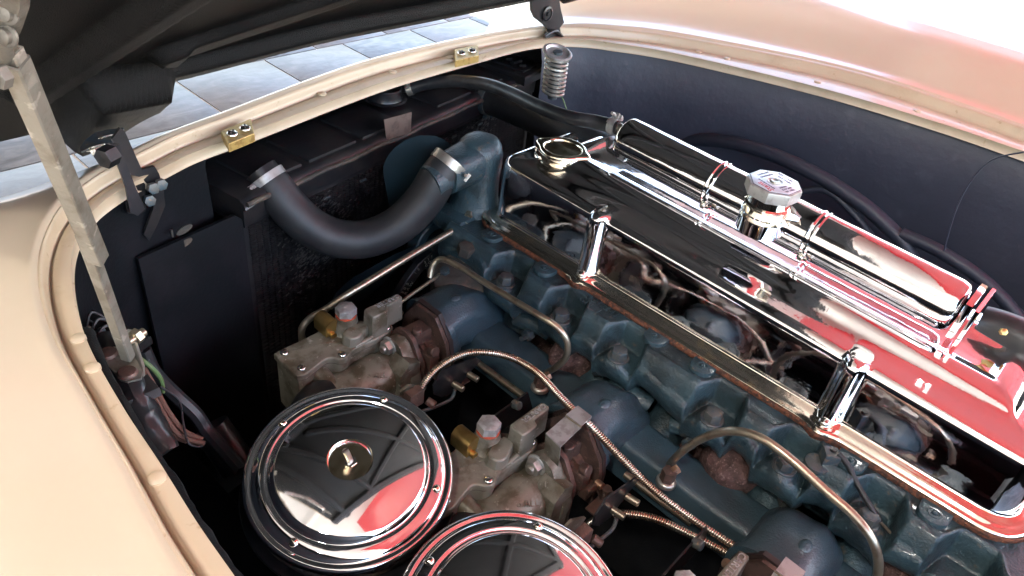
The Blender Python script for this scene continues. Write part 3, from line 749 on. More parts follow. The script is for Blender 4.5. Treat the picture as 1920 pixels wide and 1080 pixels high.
# copper vacuum fittings screwed in the log
for (px_, py_) in [(1012, 728), (1248, 905)]:
    p = A(px_, py_, z=-.0965)
    ft = B(); ft.lathe([(.0115, 0), (.0115, .003), (.0105, .005), (.009, .006)], p, (0, 0, 1), 24); f_ = ft.build('fitting_base', 'steel', im)
    ft = B(); ft.hexa(p + Vector((0, 0, .005)), (0, 0, 1), .0085, .016, .1); ft.build('fitting_elbow', 'brown_iron', f_)
    ft = B(); ft.hexa(p + Vector((.002, -.001, .016)), (.8, -.3, .35), .0056, .010, .1); ft.build('fitting_nut', 'copper', f_)
# ports, rusty exhaust castings between manifold and head
ex = empty('exhaust_manifold', (.64, .2, -.18), 'rough rusty exhaust manifold bulging between the blue log and the head', 'manifold')
for (px_, py_), r_ in [((1076, 668), .030), ((1372, 872), .033), ((1708, 1066), .036)]:
    c_ = A(px_, py_, z=-.096)
    b = B(); b.ball(c_, (r_ * 1.1, r_ * 1.05, r_ * .9), 40, 26)
    for v in b.bm.verts: v.co += mnoise.noise_vector(v.co * 45) * .005 + mnoise.noise_vector(v.co * 220) * .0006
    o = b.build('port_bulge', 'rust', ex)
    b = B(); b.lathe([(r_ * .93, -.004), (r_ * 1.05, -.0035), (r_ * 1.09, 0), (r_ * 1.05, .0035), (r_ * .93, .004)], c_ + Vector((.010, 0, 0)), (1, -.25, .25), 40)
    for v in b.bm.verts: v.co += mnoise.noise_vector(v.co * 120) * .001
    b.build('port_rim', 'rust', ex)
b = B(); b.cyl((.66, .55, -.16), (.66, -.15, -.16), .034, .034, 28); b.noisy(.002, 80); b.build('exhaust_log', 'rust', ex)
# clamps and studs beside the ports
for (px_, py_), lab_ in zip([(1000, 612), (1300, 812), (1480, 918), (1180, 745)], ['dark crab clamp with nut between front elbow and head, under the thin bent pipe', 'dark crab clamp with nut beside the middle rusty port', 'dark crab clamp with nut just in front of the rearmost elbow', 'dark crab clamp with nut between the front rusty port and the middle elbow']):
    c_ = A(px_, py_, z=-.085); d = Vector((.25, -1, .05)).normalized()
    cl = empty('manifold_clamp', c_ + Vector((0, 0, -.01)), lab_, 'clamp', 'clamps holding the manifolds to the head')
    b = B(); b.tube([c_ - d * .026, c_ - d * .012 + Vector((0, 0, .004)), c_ + d * .012 + Vector((0, 0, .004)), c_ + d * .026], .0115, 14, 4); b.noisy(.0008, 150); b.build('clamp_bar', 'blue', cl)
    b = B(); b.cyl(c_ + Vector((-.008, -.004, -.006)), c_ + Vector((-.030, -.006, -.002)), .0035); b.hexa(c_ + Vector((-.010, -.004, -.005)), (-1, 0, .1), .0085, .008); b.build('clamp_nut', 'bolt', cl)

# ================================================================== carburettors
def make_carb():
    Y0 = CY[0]
    root = empty('carburettor', (.42, Y0, -.15), '', 'carburettor', 'side draught carburettors along the intake manifold')
    T = {}
    # cover plate over the float bowl
    poly = [(.3355, .6125), (.3320, .6080), (.3310, .5680), (.3345, .5620), (.3420, .5600), (.3600, .5640), (.3740, .5665), (.3810, .5620), (.3850, .5560), (.3930, .5530), (.4010, .5560), (.4090, .5590),
            (.4520, .5570), (.4600, .5580), (.4680, .5600), (.4730, .5660), (.4720, .5760), (.4640, .5830), (.4560, .5900), (.4420, .6050), (.4360, .6130), (.4240, .6180), (.4120, .6195), (.4020, .6170), (.3930, .6130), (.3500, .6130)]
    pl = [(q.x, q.y) for q in spline([(x, y, 0) for x, y in poly], 3, True)]
    b = B(); b.prism(pl, (0, 0, -.078), (1, 0, 0), (0, 1, 0), (0, 0, .0085), .0022, seg=3); b.build('bowl_cover', 'zinc', root)
    cx_, cy_ = .40, .585
    b = B(); b.prism([(cx_ + (x - cx_) * .985, cy_ + (y - cy_) * .96) for x, y in pl], (0, 0, -.0796), (1, 0, 0), (0, 1, 0), (0, 0, .0015)); b.build('cover_gasket', 'gasket', root)
    b = B(); b.prism([(cx_ + (x - cx_) * .97, cy_ + (y - cy_) * .93) for x, y in pl], (0, 0, -.15), (1, 0, 0), (0, 1, 0), (0, 0, .0703)); b.build('float_bowl', 'zinc', root)
    # inlet tower with red washer and hexagon plug
    tx, ty = .4245, .5955
    b = B(); b.lathe([(.0225, -.0725), (.0185, -.069), (.0158, -.064), (.0145, -.058), (.0138, -.052), (.0130, -.0485), (.0115, -.0478), (0, -.0478)], (tx, ty, 0), (0, 0, 1), 32); tw = b.build('inlet_tower', 'zinc', root)
    b = B(); b.cyl((tx, ty, -.0478), (tx, ty, -.0452), .0128, seg=28, ch=.0004); b.build('sealing_washer', 'seal_red', tw)
    b = B(); b.hexa((tx, ty, -.0452), (0, 0, 1), .0132, .0100, .10, rot=.35); b.lathe([(.0112, 0), (.0105, .0005), (0, .0006)], (tx, ty, -.0353), (0, 0, 1), 24); b.build('hexagon_plug', 'zinc_lite', tw)
    # brass union on the front of the tower
    b = B(); c_ = Vector((.4045, .6035, -.057))
    u_ = Vector((1, .05, 0)).normalized()
    b.prism([(-.010, -.011), (.008, -.011), (.009, .003), (.006, .0085), (.001, .0105), (-.005, .0090), (-.0088, .0050), (-.0100, .0030)], c_ + Vector((0, -.008, 0)), (1, 0, 0), (0, 0, 1), (0, .026, 0), .0012)
    b.build('brass_union', 'brass', root)
    b = B(); b.cyl(c_ + Vector((-.002, -.013, -.010)), c_ + Vector((-.002, -.006, -.010)), .0042, seg=12); b.build('union_screw', 'brass', root)
    # raised bar carrying the maker's name
    bx = [(.4375, .5610), (.4400, .5590), (.4590, .5590), (.4620, .5610), (.4640, .5655), (.4660, .5670), (.4900, .5680), (.4925, .5700), (.4925, .5770), (.4900, .5800), (.4400, .5800), (.4375, .5780)]
    b = B(); b.prism(bx, (0, 0, -.071), (1, 0, 0), (0, 1, 0), (0, 0, .0355), .0022, taper=.97, seg=3); br = b.build('pump_housing', 'zinc', root)
    text('maker_name', 'CARTER', .0094, (.4890, .5772, -.0352), (-1, -.02, 0), (0, -1, 0), .0012, 'zinc_lite', root, 1.06)
    # wedge shaped casting web in front of the tower
    wg = [(.4060, .5800), (.4030, .5740), (.4060, .5640), (.4120, .5600), (.4200, .5600), (.4400, .5690), (.4440, .5760), (.4400, .5860), (.4200, .5860)]
    b = B(); b.prism(wg, (0, 0, -.071), (1, 0, 0), (0, 1, 0), (0, 0, .015), .003, taper=.9, seg=3); b.build('casting_web', 'zinc', root)
    b = B(); b.tube([(.412, .5625, -.070), (.440, .5625, -.068), (.458, .568, -.064)], .0032, 10, 4); b.build('casting_rib', 'zinc', root)
    b = B(); b.ball((.4435, .5685, -.061), (.005, .005, .006), 12, 8); b.build('rib_boss', 'zinc', root)
    for i, (x, y) in enumerate([(.342, .605), (.3425, .5705), (.392, .5600), (.4115, .6135), (.4640, .5655), (.462, .588)]):
        screw_head(root, (x, y, -.0695), (0, 0, 1), .0052, slot_rot=.3 + i * 1.1)
    # venturi barrel, lying across the engine
    ax_ = (.0, .5400, -.1150)
    b = B(); b.lathe([(.020, .360), (.029, .3605), (.031, .364), (.031, .378), (.0290, .384), (.0285, .392), (.0300, .400), (.0305, .432), (.0300, .4355), (.0275, .437), (.0275, .460)], ax_, (1, 0, 0), 48)
    b.build('venturi_barrel', 'zinc', root, ang=30)
    text('cast_mark', 'o ALL', .0100, (.4015, .5260, -.0884), (.8, -.55, -.1), (.45, .8, .45), .0012, 'zinc', root)
    b = B()
    b.prism([(-.034, -.040), (.030, -.040), (.038, -.020), (.038, .006), (.030, .020), (.022, .024), (.018, .036), (.010, .046), (-.004, .050), (-.014, .046), (-.022, .034), (-.034, .024), (-.040, .0)],
            (.452, .5400, -.1150), (0, 1, 0), (0, 0, 1), (.0165, 0, 0), .0026, seg=3); b.build('throat_flange', 'zinc', root)
    b = B(); b.prism([(.432, -.152), (.466, -.152), (.466, -.085), (.450, -.078), (.436, -.092)], (0, .503, 0), (1, 0, 0), (0, 0, 1), (0, .03, 0), .003); b.build('corner_casting', 'zinc', root)
    nt = (.4445, .5455, -.0795)
    b = B(); b.cyl((.4540, nt[1], nt[2]), (.4510, nt[1], nt[2]), .0125, seg=28, ch=.0005); w_ = b.build('washer', 'zinc_lite', root)
    b = B(); b.hexa((.4512, nt[1], nt[2]), (-1, 0, 0), .0100, .0075, .14, rot=.4); b.build('flange_nut', 'steel', root)
    b = B(); b.cyl((.4440, nt[1], nt[2]), (.4395, nt[1], nt[2]), .0052, seg=16, ch=.0008); b.build('stud_end', 'steel', root)
    # bright pin below the cover
    p = Vector((.3655, .5400, -.092)); d = Vector((.05, -1, -.05)).normalized()
    b = B(); b.lathe([(.0120, -.03), (.0105, -.012), (.0078, .004), (.0070, .010)], p, d, 20); b.build('pin_boss', 'zinc', root)
    b = B(); b.lathe([(.0056, 0), (.0056, .0152), (.0048, .0162), (0, .0164)], p, d, 18); b.build('bright_pin', 'screw', root)
    # throttle body, brown iron
    tb = B()
    tb.prism([(-.036, -.040), (.034, -.040), (.040, -.02), (.038, .02), (.024, .036), (.012, .052), (-.004, .056), (-.018, .050), (-.036, .02)], (.4688, .540, -.115), (0, 1, 0), (0, 0, 1), (.0068, 0, 0), .0018)
    o = tb.build('throttle_flange', 'brown_iron', root)
    tb = B(); tb.lathe([(.0300, .4750), (.0300, .5070)], ax_, (1, 0, 0), 40)
    for a0 in (.4795, .4870, .4950):
        tb.lathe([(.0300, a0 - .0022), (.0335, a0 - .0014), (.0335, a0 + .0014), (.0300, a0 + .0022)], ax_, (1, 0, 0), 40)
    tb.box((.491, .540, -.078), (.030, .024, .024), ch=.004); tb.box((.489, .513, -.098), (.014, .022, .020), ch=.003); tb.box((.498, .507, -.118), (.018, .02, .016), ch=.003)
    tb.cyl((.4905, .512, -.085), (.4905, .502, -.082), .007, seg=16, ch=.001)
    tb.cyl((.4830, .530, -.066), (.4830, .530, -.058), .006, seg=16, ch=.001)
    tb.build('throttle_body', 'brown_iron', root)
    tb = B(); tb.prism([(-.044, -.046), (.044, -.046), (.046, .0), (.040, .026), (.018, .055), (-.018, .055), (-.040, .026), (-.046, 0)], (.5068, .542, -.105), (0, 1, 0), (0, 0, 1), (.0060, 0, 0), .0015)
    tb.build('mounting_flange', 'brown_iron', root)
    tb = B(); tb.prism([(-.046, -.048), (.046, -.048), (.048, .0), (.042, .027), (.019, .057), (-.019, .057), (-.042, .027), (-.048, 0)], (.5130, .544, -.105), (0, 1, 0), (0, 0, 1), (.0068, 0, 0), .001)
    tb.build('insulator_gasket', 'gasket', root)
    # idle screw with its spring
    c0 = Vector((.4870, .5850, -.060)); d = Vector((.55, -.55, -.62)).normalized()
    b = B(); b.cyl(c0, c0 + d * .006, .0048, seg=14, ch=.0006); b.build('idle_screw', 'copper', root)
    b = B(); u, v, w = frame(d)
    b.tube([c0 + d * (.006 + .012 * k / 60) + (u * math.cos(k * .52) + v * math.sin(k * .52)) * .0038 for k in range(61)], .0008, 6, smooth=False); b.build('idle_spring', 'copper', root)
    # levers on the rear side
    b = B(); b.prism([(-.012, -.006), (.012, -.008), (.020, -.034), (.012, -.040), (.002, -.014), (-.012, -.012)], (.492, .4960, -.090), (1, 0, 0), (0, .3, 1), (0, -.0025, 0), .0006); lv = b.build('throttle_lever', 'brown_iron', root)
    b = B(); b.cyl((.499, .4955, -.100), (.499, .486, -.100), .0045, seg=12, ch=.0008); b.build('lever_pin', 'copper', lv)
    b = B(); b.prism([(-.020, -.010), (.022, -.010), (.022, .012), (-.020, .012)], (.500, .478, -.1260), (1, 0, 0), (0, 1, .05), (0, 0, .0025), .0006); b.build('stop_bracket', 'brown_iron', root)
    b = B(); b.lathe([(.0055, 0), (.0055, .0025), (.002, .003), (.002, .018)], (.5065, .484, -.1065), (0, 0, -1), 14)
    b.tube([Vector((.5065 + .0040 * math.cos(k * .6), .484 + .0040 * math.sin(k * .6), -.109 - .013 * k / 40)) for k in range(41)], .0007, 6, smooth=False); b.build('stop_screw', 'brown_iron', root)
    # black horn feeding air from the cleaner
    b = B(); b.tube([(.362, .540, -.115), (.350, .540, -.115), (.334, .530, -.118), (.322, .510, -.128), (.314, .49, -.14)], lambda t: .0325 + .006 * t, 28, 5); b.build('air_horn', 'black', root, ang=60)
    return root
carb = make_carb()
LB = ['front carburettor beside the radiator, dirty zinc body without a cable clip', 'middle carburettor between the two round chrome air cleaners, cable clip on top', 'rearmost carburettor, only its top showing at the bottom edge of the photo']
carb['label'] = LB[0]; carbs = [carb]
for k in (1, 2):
    c_ = copy_tree(carb); c_.location.y -= PITCH * k; c_['label'] = LB[k]; carbs.append(c_)
for k in (1, 2):
    dy = -PITCH * (k - 1)
    S = Vector((0, dy, 0)); z_ = -.030
    q = [A(1023, 814, z=z_), A(1050, 840, z=z_), A(1090, 802, z=z_), A(1061, 781, z=z_)]
    q2 = [A(1061, 779, z=z_ + .004), A(1090, 800, z=z_ + .004), A(1109, 782, z=z_ + .004), A(1083, 762, z=z_ + .004)]
    b = B(); b.loft([[p + S for p in q], [p + S + Vector((0, 0, .0016)) for p in q]], cap0=True, cap1=True)
    cl = b.build('cable_clip', 'zinc_lite', carbs[k])
    b = B(); b.loft([[p + S for p in q2], [p + S + Vector((0, 0, .0016)) for p in q2]], cap0=True, cap1=True); b.build('clip_crown', 'zinc_lite', carbs[k])
    b = B(); b.loft([[p + S for p in (q[3], q[2], q2[1], q2[0])], [p + S + Vector((-.0015, 0, .001)) for p in (q[3], q[2], q2[1], q2[0])]], cap0=True, cap1=True); b.build('clip_step', 'brass', carbs[k])
    dn_ = Vector((.004, 0, -.032))
    b = B(); b.loft([[p + S for p in (q[0], q[1], q[1] + dn_, q[0] + dn_)], [p + S + Vector((.0016, 0, 0)) for p in (q[0], q[1], q[1] + dn_, q[0] + dn_)]], cap0=True, cap1=True); b.build('clip_leg', 'zinc', carbs[k])
    dn2 = Vector((-.002, 0, -.012))
    b = B(); b.loft([[p + S for p in (q2[3], q2[2], q2[2] + dn2, q2[3] + dn2)], [p + S + Vector((-.0016, 0, 0)) for p in (q2[3], q2[2], q2[2] + dn2, q2[3] + dn2)]], cap0=True, cap1=True); b.build('clip_lip', 'zinc_lite', carbs[k])

# ================================================================== chrome air cleaners
AC = A(657, 885, z=-.047)
def make_cleaner():
    root = empty('air_cleaner', AC + Vector((0, 0, -.055)), '', 'air cleaner', 'round chrome air cleaners')
    pr = [(.1035, -.0090), (.1068, -.0075), (.1080, -.004), (.1080, -.001), (.1068, .0016), (.1045, .0030), (.1020, .0030), (.1004, .0018), (.0990, .0018), (.0975, .0034),
          (.0950, .0052), (.0910, .0070), (.0872, .0080), (.0858, .0082), (.0846, .0074), (.0836, .0066), (.0824, .0066), (.0812, .0080), (.0798, .0090)]
    for k in range(1, 25):
        r = .0798 - (.0798 - .0236) * k / 24; pr.append((r,   .0122 + .0150 * (1 - (r / .0798) ** 2)))
    pr += [(.0228, .0225), (.0218, .0214), (.0200, .0180), (.0165, .0148), (.0120, .0132), (.0060, .0128), (0, .0128)]
    b = B(); b.lathe(pr, AC, (0, 0, 1), 120); b.build('lid', 'chrome', root, ang=70)
    # warm tinted dished washer, stud and split nut
    b = B(); b.lathe([(.0215, .0212), (.0200, .0184), (.0166, .0152), (.012, .0137), (.006, .0134)], AC, (0, 0, 1), 48); b.build('dished_washer', 'dish', root)
    b = B(); b.lathe([(.0078, .0133), (.0078, .0160), (.0060, .0170), (.0060, .0182)], AC, (0, 0, 1), 24); b.hexa(AC + Vector((.0005, -.0005, .0175)), (0, 0, 1), .0068, .0055, .12); b.build('lid_nut', 'chrome', root)
    b = B(); b.tube([AC + Vector((0, 0, .022)), AC + Vector((-.001, .001, .030)), AC + Vector((-.003, .003, .042))], .0034, 14, 3)
    b.build('stud', 'steel', root)
    b = B(); b.box(AC + Vector((-.0032, .0032, .0423)), (.0068, .0014, .003)); b.build('stud_slot', 'gasket', root)
    for (px_, py_) in [(522, 805), (735, 741), (566, 990), (800, 913)]:
        p = A(px_, py_, z=AC.z); d = (p - AC); d.z = 0; d = d.normalized()
        b = B(); p = AC + d * .0925 + Vector((0, 0, .0062)); b.lathe([(.0048, -.002), (.0047, .0006), (.0035, .0024), (.0015, .0031), (0, .0032)], p, d * .55 + Vector((0, 0, 1)), 18); b.build('lid_rivet', 'chrome_warm', root)
    b = B(); b.lathe([(.1000, -.0070), (.1005, -.0110), (.0990, -.0300), (.0985, -.0380)], AC, (0, 0, 1), 96)
    for v in b.bm.verts:
        v.co += mnoise.noise_vector(v.co * 110) * .0012
    b.build('filter_band', 'black', root)
    # chipped paint crust under the lid edge
    b = B(); prof_ = []
    for k in range(260):
        a = 2 * PI * k / 260; hgt = .004 + .007 * abs(mnoise.noise(Vector((math.cos(a) * 9, math.sin(a) * 9, 2)))) * 2
        prof_.append(hgt)
    rg = []
    for kk, (r, f) in enumerate([(.1018, 0), (.1030, .15), (.1026, 1), (.1005, 1.02)]):
        rg.append([AC + Vector((r * math.cos(2 * PI * k / 260), r * math.sin(2 * PI * k / 260), -.030 + f * prof_[k])) for k in range(260)])
    b.loft(rg); b.build('chipped_crust', 'grime_shade', root)
    b = B(); b.lathe([(.095, -.036), (.1075, -.034), (.1115, -.030), (.1132, -.029), (.1140, -.0305), (.1138, -.033), (.110, -.042), (.098, -.052), (.06, -.056), (0, -.056)], AC, (0, 0, 1), 110)
    b.build('bottom_pan', 'black', root, ang=50)
    return root
ac = make_cleaner(); ac['label'] = 'front round chrome air cleaner mirroring hood, white ceiling and red awning'
_h = Vector((-.58, -.81, 0)).normalized(); _ax = Vector((0, 0, 1)).cross(_h)
_q = Matrix.Rotation(R(10), 4, _ax)
AS = .935; _piv = Vector((0, 0, .055)); ac.rotation_euler = _q.to_euler(); ac.location = ac.location + _piv - _q @ _piv * AS + _piv * (AS - 1) * 0
ac.scale = (AS, AS, AS)
ac2 = copy_tree(ac); ac2['label'] = 'second round chrome air cleaner, cut off by the bottom edge of the photo'
_d2 = A(962, 1166, z=-.047) - AC; ac2.location = ac.location + _d2
# ================================================================== radiator
rad = empty('radiator', (.70, .82, -.4), 'black radiator with panelled top tank under the cream front strip', 'radiator')
ra = math.atan2(.098, .65); RX = Vector((math.cos(ra), math.sin(ra), 0)); RY = Vector((-RX.y, RX.x, 0)); R0 = Vector((.385, .742, 0))
def rp3(u, v, z): return R0 + RX * u + RY * v + Vector((0, 0, z))
RL = .655
b = B(); sec = [(.004, .022), (.003, .048), (-.002, .050), (.001, .0575), (.010, .0605), (.105, .0605), (.112, .058), (.115, .03), (.115, .02)]
b.loft([[rp3(u - (.018 * sst(.02, 0, u) if False else 0), v, z - .006 * (1 - sst(0, .03, u)) * 1 - .006 * sst(RL - .03, RL, u)) for v, z in sec] for u in [RL * k / 60 for k in range(61)]], cap0=True, cap1=True)
b.build('top_tank', 'black', rad, ang=50)
for u0, u1 in [(.035, .105), (.118, .205), (.218, .300), (.385, .470), (.482, .560)]:
    b = B(); b.prism([(u0, .014), (u1, .014), (u1, .098), (u0, .098)], R0 + Vector((0, 0, .0600)), RX, RY, (0, 0, .0045), .0022); b.build('pressed_pad', 'black', rad)
b = B(); b.tube([rp3(.002 + RL * k / 40, -.003, .0515 + .001 * math.sin(k)) for k in range(41)], .0034, 8, 2); b.noisy(.0009, 150)
b.build('seam_lip', 'grime_shade', rad)
for k in range(9):
    u = .06 + .07 * k; b = B(); b.box(rp3(u, -.0035, .010), (.012, .002, .003), (RX, RY, Vector((0, 0, 1)))); b.build('tank_tab', 'bolt', rad)
b = B(); b.box(rp3(RL / 2, .03, -.22), (RL + .01, .04, .48), (RX, RY, Vector((0, 0, 1)))); b.build('core', 'fin', rad)
fb = B()
for i in range(62):                      # core columns: folded fins between flat tubes
    u = .012 + (RL - .024) * i / 61
    for k in range(105):
        z = .012 - .0034 * k; s_ = .0034 if i % 2 else -.0034
        fb.box(rp3(u, .0075 + .0008 * math.sin(i * 7 + k * 3), z), (.0078, .004, .0009), (RX, RY, Vector((0, 0, 1))))
f_ = fb.build('core_fins', 'fin', rad); f_['kind'] = 'stuff'
random.seed(3)
fb = B()
for k in range(900):
    g = random.choice([(.085, -.02), (.11, -.05), (.13, -.03), (.17, -.06), (.09, -.09), (.47, -.03), (.36, -.05), (.39, -.02), (.5, -.02), (.14, -.09)])
    u = g[0] + random.gauss(0, .016); z = g[1] + random.gauss(0, .022)
    if z > .012: continue
    an = random.uniform(.2, .7); X_ = (RX * math.cos(an) + Vector((0, 0, 1)) * math.sin(an))
    fb.box(rp3(u, .0045, z), (random.uniform(.002, .007), .0015, .0007), (X_, RY, X_.cross(RY)))
f_ = fb.build('bent_fins', 'fin_bare', rad); f_['kind'] = 'stuff'
b = B(); b.prism([(-.14, -.42), (-.002, -.42), (-.002, .03), (-.012, .040), (-.14, .040)], R0 + RY * .004, RX, (0, 0, 1), RY * .006, .001); b.build('baffle_shade_sheet', 'inner_dark', rad)  # side plate enlarged and blackened to stand in for the shade left of it
for (px_, py_) in [(345, 430), (345, 456)]:
    p = A(px_, py_, y=.735); b = B(); b.prism([(.010 * math.cos(k * PI / 8), .0045 * math.sin(k * PI / 8)) for k in range(16)], p, (1, 0, .25), (0, 0, 1), (0, -.0015, 0)); b.box(p + Vector((-.014, 0, 0)), (.002, .002, .010)); b.build('bare_hole_edge', 'grime_shade', rad)
b = B(); q = [A(716, 222, y=.785), A(768, 208, y=.785), A(766, 245, y=.785), A(722, 268, y=.785)]
b.loft([[p + Vector((0, -.004, 0)) for p in q], [p + Vector((0, -.005, 0)) for p in q]], cap0=True, cap1=True); b.build('paper_sticker', 'tag', rad)
fc = A(722, 184, z=.066)
b = B(); b.lathe([(.034, .0), (.032, .0015), (.029, .002), (.0275, .0015), (.0265, .004), (.0250, .013), (.0258, .0165), (.0245, .0185), (.0230, .0180), (.012, .0176), (0, .0174)], fc, (0, 0, 1), 48); nk = b.build('blanked_filler', 'black', rad)
np0 = fc + Vector((.023, .004, .008)); np1 = A(762, 167, z=.080)
b = B(); b.cyl(np0, np1, .0055, seg=14); b.build('overflow_nipple', 'black', nk)
# bolted end bracket of the radiator on the right
p = A(955, 122, z=.070)
b = B(); b.prism([(-.035, -.05), (.042, -.05), (.05, .0), (.042, .05), (-.035, .05)], p + Vector((.01, 0, -.016)), RX, RY, (0, 0, .016), .006, seg=3); br = b.build('end_cap', 'black', rad)
b = B(); b.prism([(-.020, -.036), (.020, -.036), (.022, .036), (-.018, .036)], p + Vector((.01, 0, .000)), RX, RY, (0, 0, .003), .001); bb = b.build('end_bracket', 'black', rad)
for dx, dy in [(-.002, -.022), (.004, .012)]:
    b = B(); b.hexa(p + RX * (dx + .01) + RY * dy + Vector((0, 0, .003)), (0, 0, 1), .0065, .004); b.build('bracket_bolt', 'black_bolt', bb)
b = B(); b.box(p + Vector((.012, -.005, .006)), (.022, .008, .005), ch=.001); b.build('bracket_strap', 'black_bolt', bb)

# ================================================================== hoses
def clamp(root, c, axis, r, m='steel', screw_dir=(0, -1, 0), w=.010):
    ax = Vector(axis).normalized(); sd = Vector(screw_dir); sd = (sd - ax * sd.dot(ax)).normalized(); sd2 = ax.cross(sd)
    b = B(); b.lathe([(r, -w / 2), (r + .0012, -w / 2), (r + .0014, -w / 4), (r + .0009, 0), (r + .0014, w / 4), (r + .0012, w / 2), (r, w / 2)], c, ax, 40); o = b.build('hose_clamp', m, root)
    q = c + sd * (r + .003)
    b = B(); b.box(q + sd2 * .004, (w * .95, .003, .010), (ax, sd2, sd), ch=.0006); b.box(q - sd2 * .004, (w * .95, .003, .010), (ax, sd2, sd), ch=.0006); b.build('clamp_ear', m, o)
    b = B(); b.cyl(q - sd2 * .013 + sd * .001, q + sd2 * .016 + sd * .001, .0022, seg=10); b.hexa(q - sd2 * .0075 + sd * .001, -sd2, .0045, .003); b.build('clamp_screw', m, o)
    return o
uh = empty('upper_radiator_hose', (.55, .7, -.05), 'thick black rubber hose curving from the radiator to the blue water outlet', 'hose')
hp = [A(498, 330, y=.772), A(512, 348, y=.762), A(545, 392, y=.742), A(590, 430, y=.720), A(640, 448, y=.70), A(695, 446, y=.68), A(750, 420, y=.662), A(795, 375, y=.65), A(822, 332, y=.645), A(848, 300, y=.643)]
b = B(); b.tube(hp, lambda t: .0225 + .0035 * sst(0, .25, t) - .001 * sst(.8, 1, t), 32, 10); b.build('hose', 'rubber_grey', uh)
clamp(uh, hp[0] + (hp[1] - hp[0]) * .3, hp[1] - hp[0], .0232, 'zinc_lite', (-1, -.4, -.5)); clamp(uh, hp[-1] + (hp[-2] - hp[-1]) * .22, hp[-2] - hp[-1], .0256, 'steel', (.35, -.9, -.35), .012)
b = B(); b.cyl(hp[0] - (hp[1] - hp[0]).normalized() * .010, hp[0], .021, seg=28); b.build('tank_neck', 'black', rad)
bh = empty('bypass_hose', (.8, .7, .1), 'slim black rubber hose arching from the radiator filler to the chrome tank', 'hose')
hp = [A(768, 166, z=.081), A(800, 157, z=.092), A(850, 152, z=.105), A(910, 158, z=.118), A(960, 176, z=.125), A(1015, 202, z=.131), A(1070, 221, z=.137), A(1118, 229, z=.142), TA - wT * .012 + vT * .009]
b = B(); b.tube(hp, .0096, 20, 10); b.build('hose', 'rubber', bh)
clamp(bh, hp[0], hp[1] - hp[0], .0098, 'steel', (-.6, .2, .8), .009); clamp(bh, hp[-1] - (hp[-1] - hp[-2]) * .25, hp[-1] - hp[-2], .0098, 'zinc_lite', (.5, 0, .8), .010)
lh = empty('supply_hose', (.88, .7, .02), 'wide grey rubber hose running under the slim hose towards the chrome tank', 'hose')
hp = [A(905, 182, z=.045), A(935, 190, z=.048), A(980, 208, z=.055), A(1030, 232, z=.065), A(1085, 258, z=.078), A(1140, 285, z=.085)]
b = B(); b.tube(hp, lambda t: .026 + .001 * math.sin(t * 6), 30, 8); b.build('hose', 'rubber_grey', lh)
clamp(lh, hp[0] + (hp[1] - hp[0]) * .35, hp[1] - hp[0], .0262, 'bolt', (0, 0, -1), .012)
b = B(); b.cyl(hp[-1] - (hp[-1] - hp[-2]) * .3, hp[-1] + (hp[-1] - hp[-2]) * .3, .024, seg=30); b.build('tank_collar', 'zinc_lite', lh)
dh = empty('heater_hose', (.25, .7, -.1), 'dark rubber hose low in the left front of the bay', 'hose')
hp = [A(215, 605, z=-.10), A(250, 594, z=-.10), A(300, 585, z=-.10), A(350, 578, z=-.10), A(385, 588, z=-.11), A(398, 615, z=-.13), A(400, 650, z=-.17)]
b = B(); b.tube(hp, .017, 20, 8); b.build('hose', 'rubber_grey', dh)

# ================================================================== thermostat housing
th = empty('water_outlet', (.685, .645, 0), 'blue cast thermostat housing with bolt, between the black hose and the chrome cover', 'thermostat housing')
ox, oy = .686, .642
b = B(); b.lathe([(.040, -.02), (.038, -.004), (.0345, .004), (.0320, .012), (.0312, .030), (.0318, .05), (.0330, .066), (.0325, .080), (.0295, .091), (.0240, .0985), (.016, .1022), (.006, .1035), (0, .1037)], (ox, oy, 0), (0, 0, 1), 48)
b.noisy(.0006, 60); b.build('housing_body', 'blue', th, ang=60)
rings = []
for k in range(13):
    t = k / 12; x = ox - .066 * t; hw = .030 - .004 * t; hz = .028 - .003 * t; zc = .072 - .008 * t
    rings.append([Vector((x, oy + hw * math.copysign(abs(math.cos(a)) ** .75, math.cos(a)), zc + hz * math.copysign(abs(math.sin(a)) ** .75, math.sin(a)))) for a in [2 * PI * q / 32 for q in range(32)]])
b = B(); b.loft(rings, cap0=True, cap1=True); b.noisy(.0005, 60); b.build('outlet_elbow', 'blue', th, ang=60)
b = B(); b.cyl((ox - .066, oy, .064), (ox - .088, oy + .002, .058), .0235, seg=30); b.build('outlet_spigot', 'blue', th)
bp_ = A(884, 290, z=.072); bxx, byy = bp_.x, bp_.y
b = B(); b.lathe([(.0150, -.08), (.0135, -.03), (.0122, .0), (.0118, .060), (.0112, .0625), (0, .0625)], (bxx, byy, 0), (0, 0, 1), 28); b.build('bolt_boss', 'blue', th)
b = B(); b.lathe([(.0118, .0628), (.0116, .0642), (.009, .0645)], (bxx, byy, 0), (0, 0, 1), 24); b.hexa((bxx, byy, .0642), (0, 0, 1), .0105, .0085, .14, rot=.5); b.build('housing_bolt', 'bolt', th)
text('casting_number', '3836241', .0088, (ox + .012, oy + .020, .1000), (-.96, -.28, -.04), (.25, -.95, -.1), .0030, 'blue', th, 1.05)
text('casting_mark', 'GM 10', .0088, (ox + .016, oy + .006, .1010), (-.96, -.28, -.04), (.25, -.95, -.1), .0030, 'blue', th, 1.05)
b = B(); b.prism([(-.05, -.028), (.05, -.028), (.05, .028), (-.05, .028)], (ox - .005, oy, -.03), (1, 0, 0), (0, 1, 0), (0, 0, .028), .006); b.build('housing_foot', 'blue', th)

